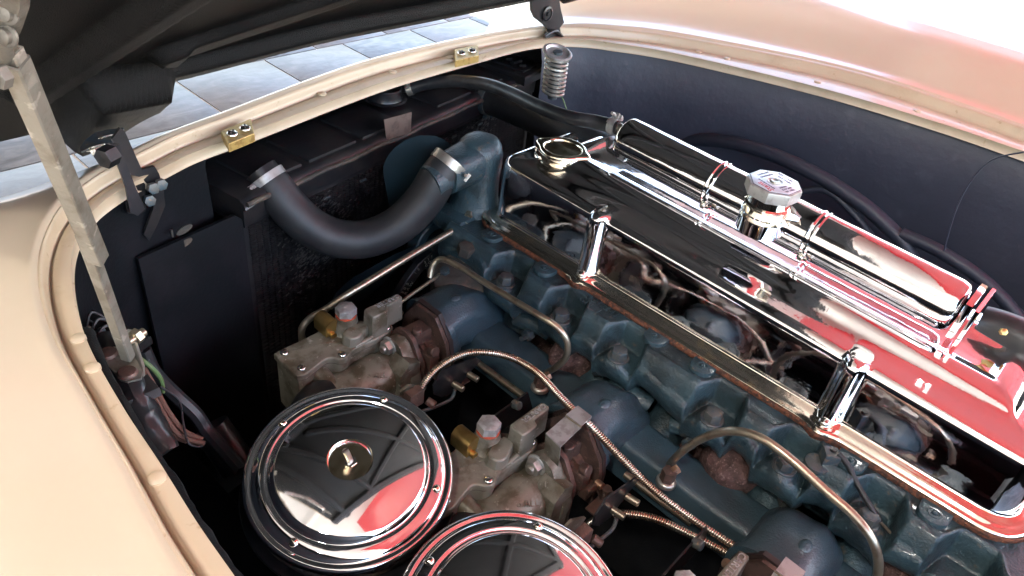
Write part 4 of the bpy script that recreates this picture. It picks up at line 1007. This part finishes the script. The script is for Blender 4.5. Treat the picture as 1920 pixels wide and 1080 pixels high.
# ================================================================== fan, belt, pump
fan = empty('engine_fan', (.655, .70, -.085), 'blue painted cooling fan behind the thick hose', 'fan')
FC = Vector((.655, .695, -.085))
def blade(ang, m='fan'):
    rings = []; ca, sa = math.cos(ang), math.sin(ang); er = Vector((ca, 0, sa)); et = Vector((-sa, 0, ca))
    n1 = 22
    for i in range(n1 + 1):
        t = i / n1; r = .03 + .155 * t
        w_ = (.030 + .022 * sst(.05, .4, t)); 
        if t > .72: w_ *= math.sqrt(max(1 - ((t - .72) / .285) ** 2, .0))
        pitch = .55 - .2 * t; ring = []
        for q in range(9):
            s_ = (q / 4 - 1) * w_
            ring.append(FC + er * (r) + et * s_ * math.cos(pitch) + Vector((0, 1, 0)) * (s_ * math.sin(pitch) + .006 * (1 - (s_ / .06) ** 2)))
        rings.append(ring)
    b = B(); b.loft(rings, closed_u=False); bmesh.ops.solidify(b.bm, geom=b.bm.faces[:], thickness=.0018)
    return b.build('fan_blade', m, fan)
for a in (102, 192, 282, 12): blade(R(a))
b = B(); b.cyl(FC + Vector((0, -.012, 0)), FC + Vector((0, .01, 0)), .042, .042, 30, .002); b.build('fan_hub', 'fan', fan)
pu = empty('water_pump', (.66, .66, -.1), 'grimy water pump nose and pulley behind the front elbow', 'water pump')
b = B(); b.cyl((.655, .690, -.085), (.655, .62, -.085), .028, .034, 30, .003); b.noisy(.001, 70); b.build('pump_body', 'blue', pu)
b = B(); c_ = A(868, 522, x=.60)
b.lathe([(.045, -.03), (.044, -.006), (.040, .002), (.030, .006), (.012, .008), (0, .008)], c_, (-.35, -.3, 1), 40); b.noisy(.0014, 70); b.build('pump_cover', 'grime_shade', pu)
c_ = A(872, 468, x=.61); b = B(); b.hexa(c_ - Vector((0, 0, .006)), (0, -.2, 1), .012, .014, .12); b.build('large_hex_plug', 'grime_shade', pu)
c_ = A(835, 510, x=.585); b = B(); b.hexa(c_, (-.6, -.2, 1), .007, .007); b.build('pump_bolt', 'blue', pu)
belt = empty('fan_belt', (.66, .66, -.1), 'black fan belt with white printed lettering round the pulley', 'belt')
bp2 = [(690, 640), (715, 612), (742, 572), (766, 532), (792, 498), (822, 474), (856, 456), (892, 446), (930, 446)]
bc = [A(px_, py_, y=.662) for px_, py_ in bp2]; sp = spline(bc, 12)
b = B(); rings = []
for i, p in enumerate(sp):
    T = (sp[min(i + 1, len(sp) - 1)] - sp[max(i - 1, 0)]).normalized(); N_ = Vector((-T.z, 0, T.x))
    rings.append([p + N_ * a + Vector((0, c, 0)) for a, c in [(-.0085, .0), (-.0075, -.001), (.0075, -.001), (.0085, 0), (.006, .012), (-.006, .012)]])
b.loft(rings, cap0=True, cap1=True); b.build('belt_loop', 'rubber', belt)
b = B(); b.tube([p + (Vector((.66, .668, -.17)) - p).normalized() * .013 + Vector((0, .006, 0)) for p in bc], .0035, 10, 8); b.build('pulley_rim', 'black_bolt', belt)
rs = resample(sp, 400)
def along(s, i0, step, off, size):
    for k, ch in enumerate(s):
        if ch == ' ': continue
        i = int(i0 + step * k)
        if not 0 < i < 398: continue
        T = (rs[i + 1] - rs[i]).normalized(); U = Vector((-T.z, 0, T.x))
        text('belt_print', ch, size, rs[i] + U * off + Vector((0, -.0014, 0)), T, U, .0003, 'print_white', belt)
along('19305', 96, 9.5, .0006, .0078); along('1 RAW', 96, 9.5, -.0070, .0078)
along('15 315', 160, 9, .0006, .0074); along('COG', 186, 9, -.0068, .0070)
along('TOP CORD', 226, 11, .0006, .0074); along('TOP CORD', 226, 11, -.0068, .0070)
along('MADE IN USA', 318, 8, .0006, .0068)

# ================================================================== pipes, rods and cables
def pipe(name, label, cat, pts, r, m, seg=12, group=None, sm=8):
    o = B(); o.tube(pts, r, seg, sm); p = pts[0]
    ob = o.build(name, m, loc=p); return tag(ob, label, cat, group)
X = .56
v1 = pipe('vacuum_pipe', 'thin metal pipe bent from the fan belt over the front elbow to a copper fitting', 'pipe',
     [A(806, 520, x=.545), A(812, 497, x=.552), A(828, 486, x=X), A(858, 498, x=X), A(905, 527, x=X), A(960, 561, x=X), A(1012, 592, x=X), A(1045, 614, x=X + .005), A(1063, 640, x=X + .01), A(1062, 668, x=X + .01), A(1046, 686, x=X + .01), A(1024, 699, z=-.092)], .0040, 'tube')
v2 = pipe('vacuum_pipe', 'long bronze pipe arching from the rear copper fitting and down out of the photo', 'pipe',
     [A(1256, 870, z=-.094), A(1275, 850, x=X), A(1305, 828, x=X), A(1345, 812, x=X), A(1385, 809, x=X), A(1430, 823, x=X), A(1485, 863, x=X), A(1550, 922, x=X), A(1600, 966, x=X), A(1634, 1010, x=X), A(1647, 1055, x=X), A(1642, 1100, x=X)], .0044, 'tube')
v3 = pipe('fuel_pipe', 'straight dull pipe running from the blue water outlet down to the front carburettor', 'pipe',
     [A(874, 415, z=-.006), A(862, 425, z=-.012), A(780, 473, z=-.022), A(700, 522, z=-.034), A(650, 553, z=-.045), A(610, 580, z=-.062), A(580, 598, z=-.075), A(566, 618, z=-.088), A(568, 645, z=-.11)], .0046, 'tube', 14)
b = B(); b.hexa(A(877, 408, z=-.004), (.5, .3, .2), .006, .010); b.build('pipe_nut', 'tube', v3)
v4 = pipe('throttle_rod', 'slim steel rod between the front carburettor and the fan belt', 'rod',
     [A(728, 585, z=-.055), A(770, 553, z=-.055), A(826, 514, z=-.055)], .0026, 'tube', 10)
def conduit(name, label, pts, r, group):
    sp_ = resample(spline(pts, 10), 3)
    L_ = sum((a_ - b_).length for a_, b_ in zip(spline(pts, 10), spline(pts, 10)[1:]))
    n = int(L_ / .0026); P_ = resample(spline(pts, 10), n * 4 + 1)
    b = B(); seg = 12; T = [(P_[min(i + 1, len(P_) - 1)] - P_[max(i - 1, 0)]).normalized() for i in range(len(P_))]
    u = frame(T[0])[0]; rings = []
    for i, p in enumerate(P_):
        u = (u - T[i] * u.dot(T[i])).normalized(); v = T[i].cross(u); rr = r * (1, .97, .80, .97)[i % 4]
        rings.append([p + (u * math.cos(2 * PI * k / seg) + v * math.sin(2 * PI * k / seg)) * rr for k in range(seg)])
    b.loft(rings, cap0=True, cap1=True)
    return tag(b.build(name, 'cable', ang=80, loc=pts[0]), label, 'cable', group)
conduit('choke_cable', 'longer ribbed metal cable arching from the front carburettor past the middle clip to the rear',
        [A(770, 775, x=.425), A(783, 742, x=.435), A(800, 712, x=.450), A(830, 683, x=.470), A(872, 663, x=.490), A(918, 661, x=.51), A(965, 673, x=.535), A(1008, 699, x=.528), A(1045, 738, x=.515), A(1080, 773, z=-.038), A(1112, 803, z=-.038), A(1165, 858, x=.515), A(1225, 917, x=.528), A(1290, 967, x=.532), A(1360, 1013, x=.532), A(1420, 1053, x=.53), A(1465, 1090, x=.53)], .0046, 'ribbed metal choke cables')
conduit('choke_cable', 'shorter ribbed metal cable arching low from the middle carburettor to the rear clip',
        [A(1068, 1035, x=.485), A(1084, 1004, x=.49), A(1106, 980, x=.495), A(1142, 965, x=.50), A(1185, 964, x=.505), A(1235, 975, x=.515), A(1290, 1000, x=.52), A(1350, 1030, x=.525), A(1410, 1062, x=.528), A(1450, 1085, x=.53)], .0046, 'ribbed metal choke cables')

# throttle linkage: plates, levers and cross rods
def linkage(dy, label):
    S = Vector((0, dy, 0))
    lk = empty('throttle_linkage', Vector((.52, .44, -.14)) + S, label, 'linkage', 'throttle linkages between the carburettors')
    def PX(px_, py_, z): return A(px_, py_, z=z) + S
    q = [(813, 722), (830, 694), (858, 684), (893, 671), (902, 676), (880, 700), (852, 735), (828, 745), (814, 740)]
    ring = [A(px_, py_, y=.462) + S for px_, py_ in q]
    b = B(); b.loft([ring, [p + Vector((0, .0022, 0)) for p in ring]], cap0=True, cap1=True); b.build('lever_plate', 'black', lk, ang=30)
    b = B(); b.cyl(PX(890, 676, -.118), PX(985, 745, -.118), .0046, seg=14); b.build('cross_rod', 'tube', lk)
    for px_, py_ in [(882, 704), (854, 722)]:
        p = A(px_, py_, y=.458) + S; b = B(); b.cyl(p + Vector((0, .004, 0)), p + Vector((.002, -.012, 0)), .0042, seg=12, ch=.0006); b.build('lever_pin', 'tube', lk)
    b = B(); b.tube([A(853, 730, y=.450) + S, A(846, 748, y=.448) + S, A(815, 763, y=.448) + S, A(780, 775, y=.448) + S], .0022, 8, 4); b.build('link_wire', 'bolt', lk)
    q = [(985, 742), (870, 806), (900, 815), (1000, 760)]
    ring = [A(990, 736, y=.372) + S, A(900, 800, y=.372) + S, A(905, 830, y=.372) + S, A(1000, 770, y=.372) + S]
    b = B(); b.loft([ring, [p + Vector((0, .0022, 0)) for p in ring]], cap0=True, cap1=True); b.build('rear_plate', 'black', lk, ang=30)
    p = A(967, 760, y=.37) + S; b = B(); b.cyl(p + Vector((0, .004, 0)), p + Vector((0, -.006, .003)), .0055, seg=14, ch=.0008); b.build('plate_screw', 'bolt', lk)
    b = B(); b.box(A(776, 745, y=.452) + S, (.020, .012, .022), ch=.002); p = A(800, 750, y=.448) + S; b.cyl(p, p + Vector((.004, -.010, -.004)), .0050, seg=12, ch=.001); b.build('cable_stop', 'brown_iron', lk)
    ring = [A(752, 735, y=.470) + S, A(768, 722, y=.470) + S, A(800, 726, y=.470) + S, A(775, 770, y=.470) + S]
    b = B(); b.loft([ring, [p + Vector((0, .003, 0)) for p in ring]], cap0=True, cap1=True); b.build('zinc_arm', 'zinc', lk)
linkage(0, 'black linkage plate and rod between front and middle carburettors')
linkage(-PITCH, 'black linkage plate and rod between middle and rearmost carburettors')

# sensor wire on the rear of the head
sw = empty('sensor_wire', A(1560, 850, z=0), 'square terminal with a thin brown wire hanging from the rear of the head', 'wire')
p = A(1562, 846, z=.004)
b = B(); b.box(p - Vector((.002, 0, .006)), (.015, .015, .014), (Vector((.8, .6, 0)), Vector((-.6, .8, 0)), Vector((0, 0, 1))), ch=.0015); b.build('terminal_block', 'bolt', sw)
b = B(); b.cyl(p, p + Vector((0, 0, .0035)), .0036, seg=14); b.build('terminal_screw', 'black_bolt', sw)
b = B(); b.lathe([(.013, 0), (.013, .003), (.011, .004)], p - Vector((.010, -.006, .018)), (0, 0, 1), 24); b.build('terminal_seat', 'bolt', sw)
b = B(); b.tube([A(1572, 850, z=.006), A(1590, 872, z=.0), A(1606, 905, z=-.01), A(1630, 946, z=-.02), A(1650, 978, z=-.03)], .0030, 10, 6); b.build('wire_sleeve', 'wire_black', sw)
b = B(); b.tube([A(1648, 975, z=-.03), A(1675, 1005, z=-.04), A(1710, 1045, z=-.05), A(1750, 1095, z=-.05)], .0015, 8, 6); b.build('bare_wire', 'tube', sw)

# ================================================================== hood prop
hs = empty('hood_prop', A(240, 700, z=.075), 'weathered zinc telescopic prop holding the hood up on the left', 'hood prop')
q0 = A(246, 690, x=.145); q1 = A(172, 470, x=.13); q2 = A(30, 108, x=.10)
def channel(p, q, w, d, t, m, nm, par, face=(0, -1, .2)):
    ax = (q - p).normalized(); f = Vector((.42, -.8, .25)); f = (f - ax * f.dot(ax)).normalized(); s_ = ax.cross(f)
    sec = [(-w, -d), (-w, 0), (-w + t * .6, t * .6), (w - t * .6, t * .6), (w, 0), (w, -d), (w - t, -d), (w - t, -t * .4), (-w + t, -t * .4), (-w + t, -d)]
    b = B(); b.loft([[r_ + s_ * a + f * c for a, c in sec] for r_ in (p, q)], cap0=True, cap1=True)
    return b.build(nm, m, par, ang=25)
channel(A(248, 672, x=.146), A(166, 440, x=.129), .0040, .0070, .0012, "strut", "lower_rail", hs)
channel(A(196, 488, x=.134), A(44, 118, x=.100), .0054, .0085, .0014, "strut", "upper_rail", hs)
channel(A(60, 160, x=.102), A(33, 96, x=.099), .0040, .006, .0012, "strut", "inner_rail", hs)
# top bracket on the hood
b = B(); q = [A(-30, -20, x=.085), A(37, -5, x=.092), A(38, 12, x=.092), A(22, 62, x=.095), A(12, 78, x=.095), A(-8, 60, x=.09), A(-30, 40, x=.085)]
b.loft([q, [p + Vector((.004, .002, -.001)) for p in q]], cap0=True, cap1=True); tb_ = b.build('top_bracket', 'strut_dark', hs, ang=30)
for px_, py_ in [(16, 22), (14, 66)]:
    p = A(px_, py_, x=.092); b = B(); b.lathe([(.0052, 0), (.005, .001), (.0036, .0014), (.0034, .0035), (.0022, .0042), (0, .0043)], p, (-.8, -.5, .1), 20); b.build('rivet', 'strut_dark', tb_)
b = B(); b.tube([A(-4, 70, x=.09), A(8, 92, x=.093), A(20, 128, x=.096), A(26, 150, x=.097)], .0034, 10, 4, flat=.5); b.build('bracket_arm', 'strut_dark', tb_)
p = A(8, 140, x=.090); b = B(); b.hexa(p, (-.9, -.4, 0), .0058, .005); b.cyl(p + Vector((-.004, -.002, 0)), p + Vector((-.008, -.003, 0)), .003, seg=14); b.build('pivot_nut', 'strut_dark', tb_)
# foot bracket
zf = .072
q = [A(px_, py_, z=zf) for px_, py_ in [(188, 668), (200, 655), (228, 652), (246, 655), (268, 700), (266, 712), (240, 719), (226, 715)]]
b = B(); b.loft([q, [p + Vector((0, 0, .0022)) for p in q]], cap0=True, cap1=True); fb_ = b.build('foot_plate', 'steel', hs, ang=30)
q = [A(236, 652, z=zf), A(230, 628, z=zf + .015), A(236, 620, z=zf + .02), A(246, 622, z=zf + .018), A(268, 690, z=zf + .003), A(268, 708, z=zf)]
b = B(); b.loft([q, [p + Vector((.0024, .0012, .0)) for p in q]], cap0=True, cap1=True); b.build('foot_lug', 'steel', fb_, ang=30)
p = A(252, 634, z=zf + .016); b = B(); b.hexa(p, (.9, .3, .1), .0070, .006); b.cyl(p + Vector((-.012, -.003, 0)), p + Vector((.010, .003, 0)), .004, seg=12); b.build('pivot_bolt', 'tube', fb_)
for px_, py_ in [(203, 664), (239, 700)]:
    b = B(); b.lathe([(.0085, -.0005), (.0085, .0008), (.0070, .0028), (.003, .0034), (0, .0035)], A(px_, py_, z=zf + .002), (0, 0, 1), 22); b.build('plate_rivet', 'brown_iron', fb_)
b = B(); q = [(190, 650), (270, 650), (300, 790), (250, 790)]
sh = empty('body_ledge', A(250, 720, z=.03), 'crusty black painted ledge under the prop foot', 'bracket')
b = B(); b.tube([A(196, 640, z=.062), A(225, 690, z=.060), A(252, 738, z=.058), A(276, 790, z=.040), A(310, 850, z=.02)], .013, 14, 6); b.noisy(.003, 80); b.build('ledge', 'black', sh)
b = B(); b.box(A(258, 735, z=.060), (.030, .022, .010), ch=.003); b.noisy(.0015, 150); b.build('ledge_lump', 'black', sh)

# ================================================================== hood hinges and spring
hl = empty('gooseneck_bracket', A(250, 330, y=.74), 'black gooseneck hinge with zinc bolts below the hood on the left', 'hinge', 'hood hinges')
def plate(q, n, t, m, nm, par):
    b = B(); b.loft([q, [p + Vector(n) * t for p in q]], cap0=True, cap1=True); return b.build(nm, m, par, ang=30)
Y1 = .735
plate([A(px_, py_, y=Y1) for px_, py_ in [(226, 240), (234, 246), (266, 318), (290, 312), (298, 325), (306, 350), (310, 385), (296, 420), (280, 452), (270, 440), (288, 390), (282, 350), (262, 332), (246, 328), (222, 282), (210, 262)]], (0, 1, 0), .004, 'black', 'gooseneck', hl)
plate([A(px_, py_, y=Y1 - .022) for px_, py_ in [(206, 268), (224, 272), (252, 345), (272, 392), (258, 405), (244, 398), (236, 352)]], (0, 1, 0), .003, 'black', 'inner_link', hl)
plate([A(px_, py_, y=Y1 - .004) for px_, py_ in [(232, 352), (272, 345), (274, 395), (262, 402), (240, 400), (233, 378)]], (0, 1, 0), .006, 'black_matte', 'pivot_block', hl)
p = A(212, 288, y=Y1 - .03); b = B(); b.hexa(p, (-.9, -.4, 0), .0105, .014); b.build('hinge_bolt', 'black_bolt', hl)
for px_, py_ in [(278, 375), (285, 352), (300, 345)]:
    b = B(); b.hexa(A(px_, py_, y=Y1 - .006), (0, -1, .2), .0065, .006); b.build('pivot_nut', 'bolt', hl)
pz = .15
plate([A(px_, py_, z=pz) for px_, py_ in [(150, 276), (160, 262), (178, 248), (205, 242), (232, 240), (222, 262), (206, 268), (180, 272), (152, 284)]], (0, 0, -1), .002, 'bolt', 'fixing_plate', hl)
for px_, py_ in [(198, 258), (180, 276)]:
    p = A(px_, py_, z=pz - .003); b = B(); b.lathe([(.0105, 0), (.0105, .0015), (.008, .002)], p, (0, -.6, -.8), 22); b.hexa(p, (0, -.6, -.8), .0072, .008); b.build('fixing_bolt', 'screw', hl)
hr = empty('gooseneck_bracket', A(1035, 40, y=.80), 'dark pressed hinge arm above the coil spring on the right', 'hinge', 'hood hinges')
Y2 = .81
plate([A(px_, py_, y=Y2) for px_, py_ in [(996, -20), (1046, -20), (1052, 20), (1058, 42), (1050, 52), (1052, 66), (1060, 80), (1054, 84), (1030, 82), (1022, 70), (1030, 56), (1018, 45), (1004, 34), (998, 20)]], (0, 1, 0), .005, 'black', 'hinge_arm', hr)
b = B(); b.lathe([(.0125, 0), (.0125, .002), (.0095, .003), (.0085, .001), (.004, .001), (.003, .004), (0, .004)], A(1026, 26, y=Y2 - .001), (0, -1, 0), 30); b.build('pressed_disc', 'black', hr)
b = B(); b.tube([A(1022, 68, y=Y2 - .004), A(1042, 58, y=Y2 - .008), A(1056, 72, y=Y2 - .004), A(1058, 84, y=Y2)], .0028, 8, 5); b.build('hinge_rim', 'black', hr)
sg = empty('hood_spring', A(1040, 170, y=.72), 'coil spring under a dished zinc cup in the front right corner', 'spring')
st_ = A(1046, 96, y=.72); sb_ = A(1038, 168, y=.72)
b = B(); b.lathe([(.0240, -.0035), (.0240, -.001), (.0225, .0), (.0195, .0), (.0180, -.0015), (.0155, -.0050), (.011, -.0058), (0, -.0058)], st_, (-.05, -.25, 1), 40); b.build('spring_cup', 'zinc_lite', sg)
b = B(); n_ = 9
b.tube([st_ + (sb_ - st_) * (k / (n_ * 16)) + Vector(((.0178 - .001 * k / 144) * math.cos(2 * PI * k / 16), (.0178 - .001 * k / 144) * math.sin(2 * PI * k / 16), -.006)) for k in range(n_ * 16)], .0024, 8, smooth=False); b.build('coil', 'steel', sg)
b = B(); b.cyl(st_, sb_ + Vector((0, 0, -.015)), .0075, seg=16); b.build('guide_rod', 'bolt', sg)
b = B(); b.tube([sb_, sb_ + Vector((.012, -.01, -.012)), sb_ + Vector((.016, -.02, -.03))], .0012, 6, 4); b.build('green_wire', 'wire_green', sg)

# brass striker blocks on the front strip
for cs_, lab in [([(414, 246), (470, 222), (477, 250), (428, 270)], 'left brass block with two cross head screws on the front strip, nearer the prop'), ([(852, 92), (896, 84), (898, 104), (854, 114)], 'right brass block with two cross head screws on the front strip, nearer the spring')]:
    zt_ = ZI + .010
    q = [A(px_, py_, z=zt_) for px_, py_ in cs_]
    bl = empty('brass_block', q[0], lab, 'bumper block', 'brass blocks on the front strip')
    b = B(); b.loft([[p + Vector((0, 0, -.0105)) for p in q], [p + Vector((0, 0, -.0008)) for p in q], [p.lerp(sum(q, Vector()) / 4, .03) for p in q]], cap0=True, cap1=True); b.build('block', 'brass_block', bl, ang=25)
    for f in (.27, .73):
        p = (q[0].lerp(q[1], f) + q[3].lerp(q[2], f)) / 2
        screw_head(bl, p, (0, -.1, 1), .0066, slot_rot=.4 + f, cross=True)

# ================================================================== wires in the left of the bay
def wire(label, pts, r, m, nm='wire'):
    o = B(); o.tube(pts, r, 8, 6); return tag(o.build(nm, m, loc=pts[0]), label, 'wire', 'wires of the left loom')
wire('green wire curving behind the prop', [A(150, 482, z=.05), A(185, 490, z=.02), A(205, 520, z=.0), A(210, 550, z=-.03), A(205, 580, z=-.05)], .0022, 'wire_green')
wire('green wire leaving the prop foot towards the loom', [A(262, 672, z=.03), A(285, 690, z=.02), A(302, 712, z=.0), A(306, 735, z=-.02)], .0022, 'wire_green')
wire('grey wire along the left lip above the terminals', [A(134, 555, z=.05), A(150, 590, z=.04), A(178, 608, z=.03), A(196, 622, z=.03)], .0016, 'rubber_grey')
wire('grey wire rising to the prop beside the lip', [A(134, 508, z=.06), A(145, 488, z=.06), A(155, 480, z=.05)], .0014, 'rubber_grey')
wire('inner braided brown wire below the prop foot', [A(270, 690, z=.02), A(295, 735, z=.0), A(318, 775, z=-.02), A(345, 808, z=-.04), A(380, 824, z=-.05)], .0026, 'wire_brown')
wire('middle braided brown wire below the prop foot', [A(266, 700, z=.02), A(290, 745, z=.0), A(315, 790, z=-.02), A(340, 818, z=-.04), A(384, 832, z=-.05)], .0026, 'wire_brown')
wire('outer braided brown wire looping below the prop foot', [A(290, 745, z=.0), A(305, 790, z=-.03), A(320, 815, z=-.05), A(350, 828, z=-.06)], .0022, 'wire_brown')
wire('thin grey wire looping below the others', [A(300, 725, z=.0), A(335, 750, z=-.02), A(343, 790, z=-.03), A(352, 828, z=-.04), A(372, 838, z=-.05), A(384, 830, z=-.05)], .0012, 'rubber_grey')
wire('thick black loom sleeve beside the thin wires', [A(268, 655, z=.02), A(290, 700, z=-.01), A(330, 742, z=-.03), A(365, 775, z=-.05), A(388, 808, z=-.07), A(420, 845, z=-.08), A(455, 885, z=-.08)], .0075, 'wire_black')
tm = empty('terminal_strip', A(190, 635, z=.03), 'small junction of ring terminals under the left lip', 'terminals')
random.seed(5)
for k, (px_, py_) in enumerate([(166, 618), (183, 640), (196, 638), (190, 620), (212, 645), (175, 632)]):
    b = B(); p = A(px_, py_, z=.04); b.ball(p, .0038, 10, 6); b.cyl(p, p + Vector((0, 0, -.012)), .003); b.build('terminal', 'bolt' if k % 2 else 'steel', tm)
b = B(); b.prism([(-.02, -.05), (.02, -.05), (.02, .05), (-.02, .05)], A(190, 632, z=.022), (.9, .3, 0), (-.3, .9, 0), (0, 0, .010), .002); b.build('terminal_board', 'black_matte', tm)
for k in range(5):
    b = B(); p = A(162 + 10 * k, 612 + 9 * k, z=.04); b.tube([p, p + Vector((.01, .01 - .004 * k, .006)), p + Vector((.02, .004, -.005)), p + Vector((.03, -.01, -.03))], .0016, 6, 5); b.build('short_wire', 'wire_black', tm)

dk = empty('breather_duct', A(1880, 620, x=.86), 'black rubber duct leading back from the end of the chrome tank', 'duct')
b = B(); b.tube([A(1838, 606, x=.84), A(1880, 622, x=.84), A(1930, 648, x=.84), A(1990, 690, x=.84)], lambda t: .020 + .006 * t, 24, 6); b.build('duct', 'rubber', dk)
b = B(); b.hexa(A(1879, 622, x=.815), (-.6, -.5, .6), .004, .004); b.build('duct_screw', 'brass', dk)
# frame rail, steering box and block low in the bay, nearly lost in the dark
lo = empty('engine_block', (.65, .25, -.45), 'engine block deep below the manifolds, shade put into its black colour', 'engine block')
b = B(); b.prism([(.65, -.16), (.9, -.16), (.9, .60), (.65, .60)], (0, 0, -.45), (1, 0, 0), (0, 1, 0), (0, 0, .29), .01); b.build('block', 'black_matte', lo)  # coloured near black to paint in the shade deep in the bay
fr = empty('frame_rail', (.3, .4, -.44), 'black frame rail at the bottom left of the bay', 'frame rail')
b = B(); b.box((.20, .35, -.30), (.09, 1.0, .13), ch=.008); b.build('rail', 'black_matte', fr)
b = B(); b.prism([(-.06, -.05), (.08, -.05), (.10, .10), (-.02, .12)], (.30, .50, -.30), (1, 0, 0), (0, 1, 0), (0, 0, .10), .02); b.noisy(.002, 40); b.build('cast_housing', 'black_matte', fr)
b = B(); b.cyl((.36, .60, -.22), (.46, .62, -.20), .045, .04, 30, .006); b.build('dark_canister', 'black_matte', fr)
b = B(); b.tube([A(395, 800, z=-.10), A(420, 835, z=-.12), A(450, 880, z=-.14)], .02, 14, 6); b.build('bent_arm', 'black', fr)
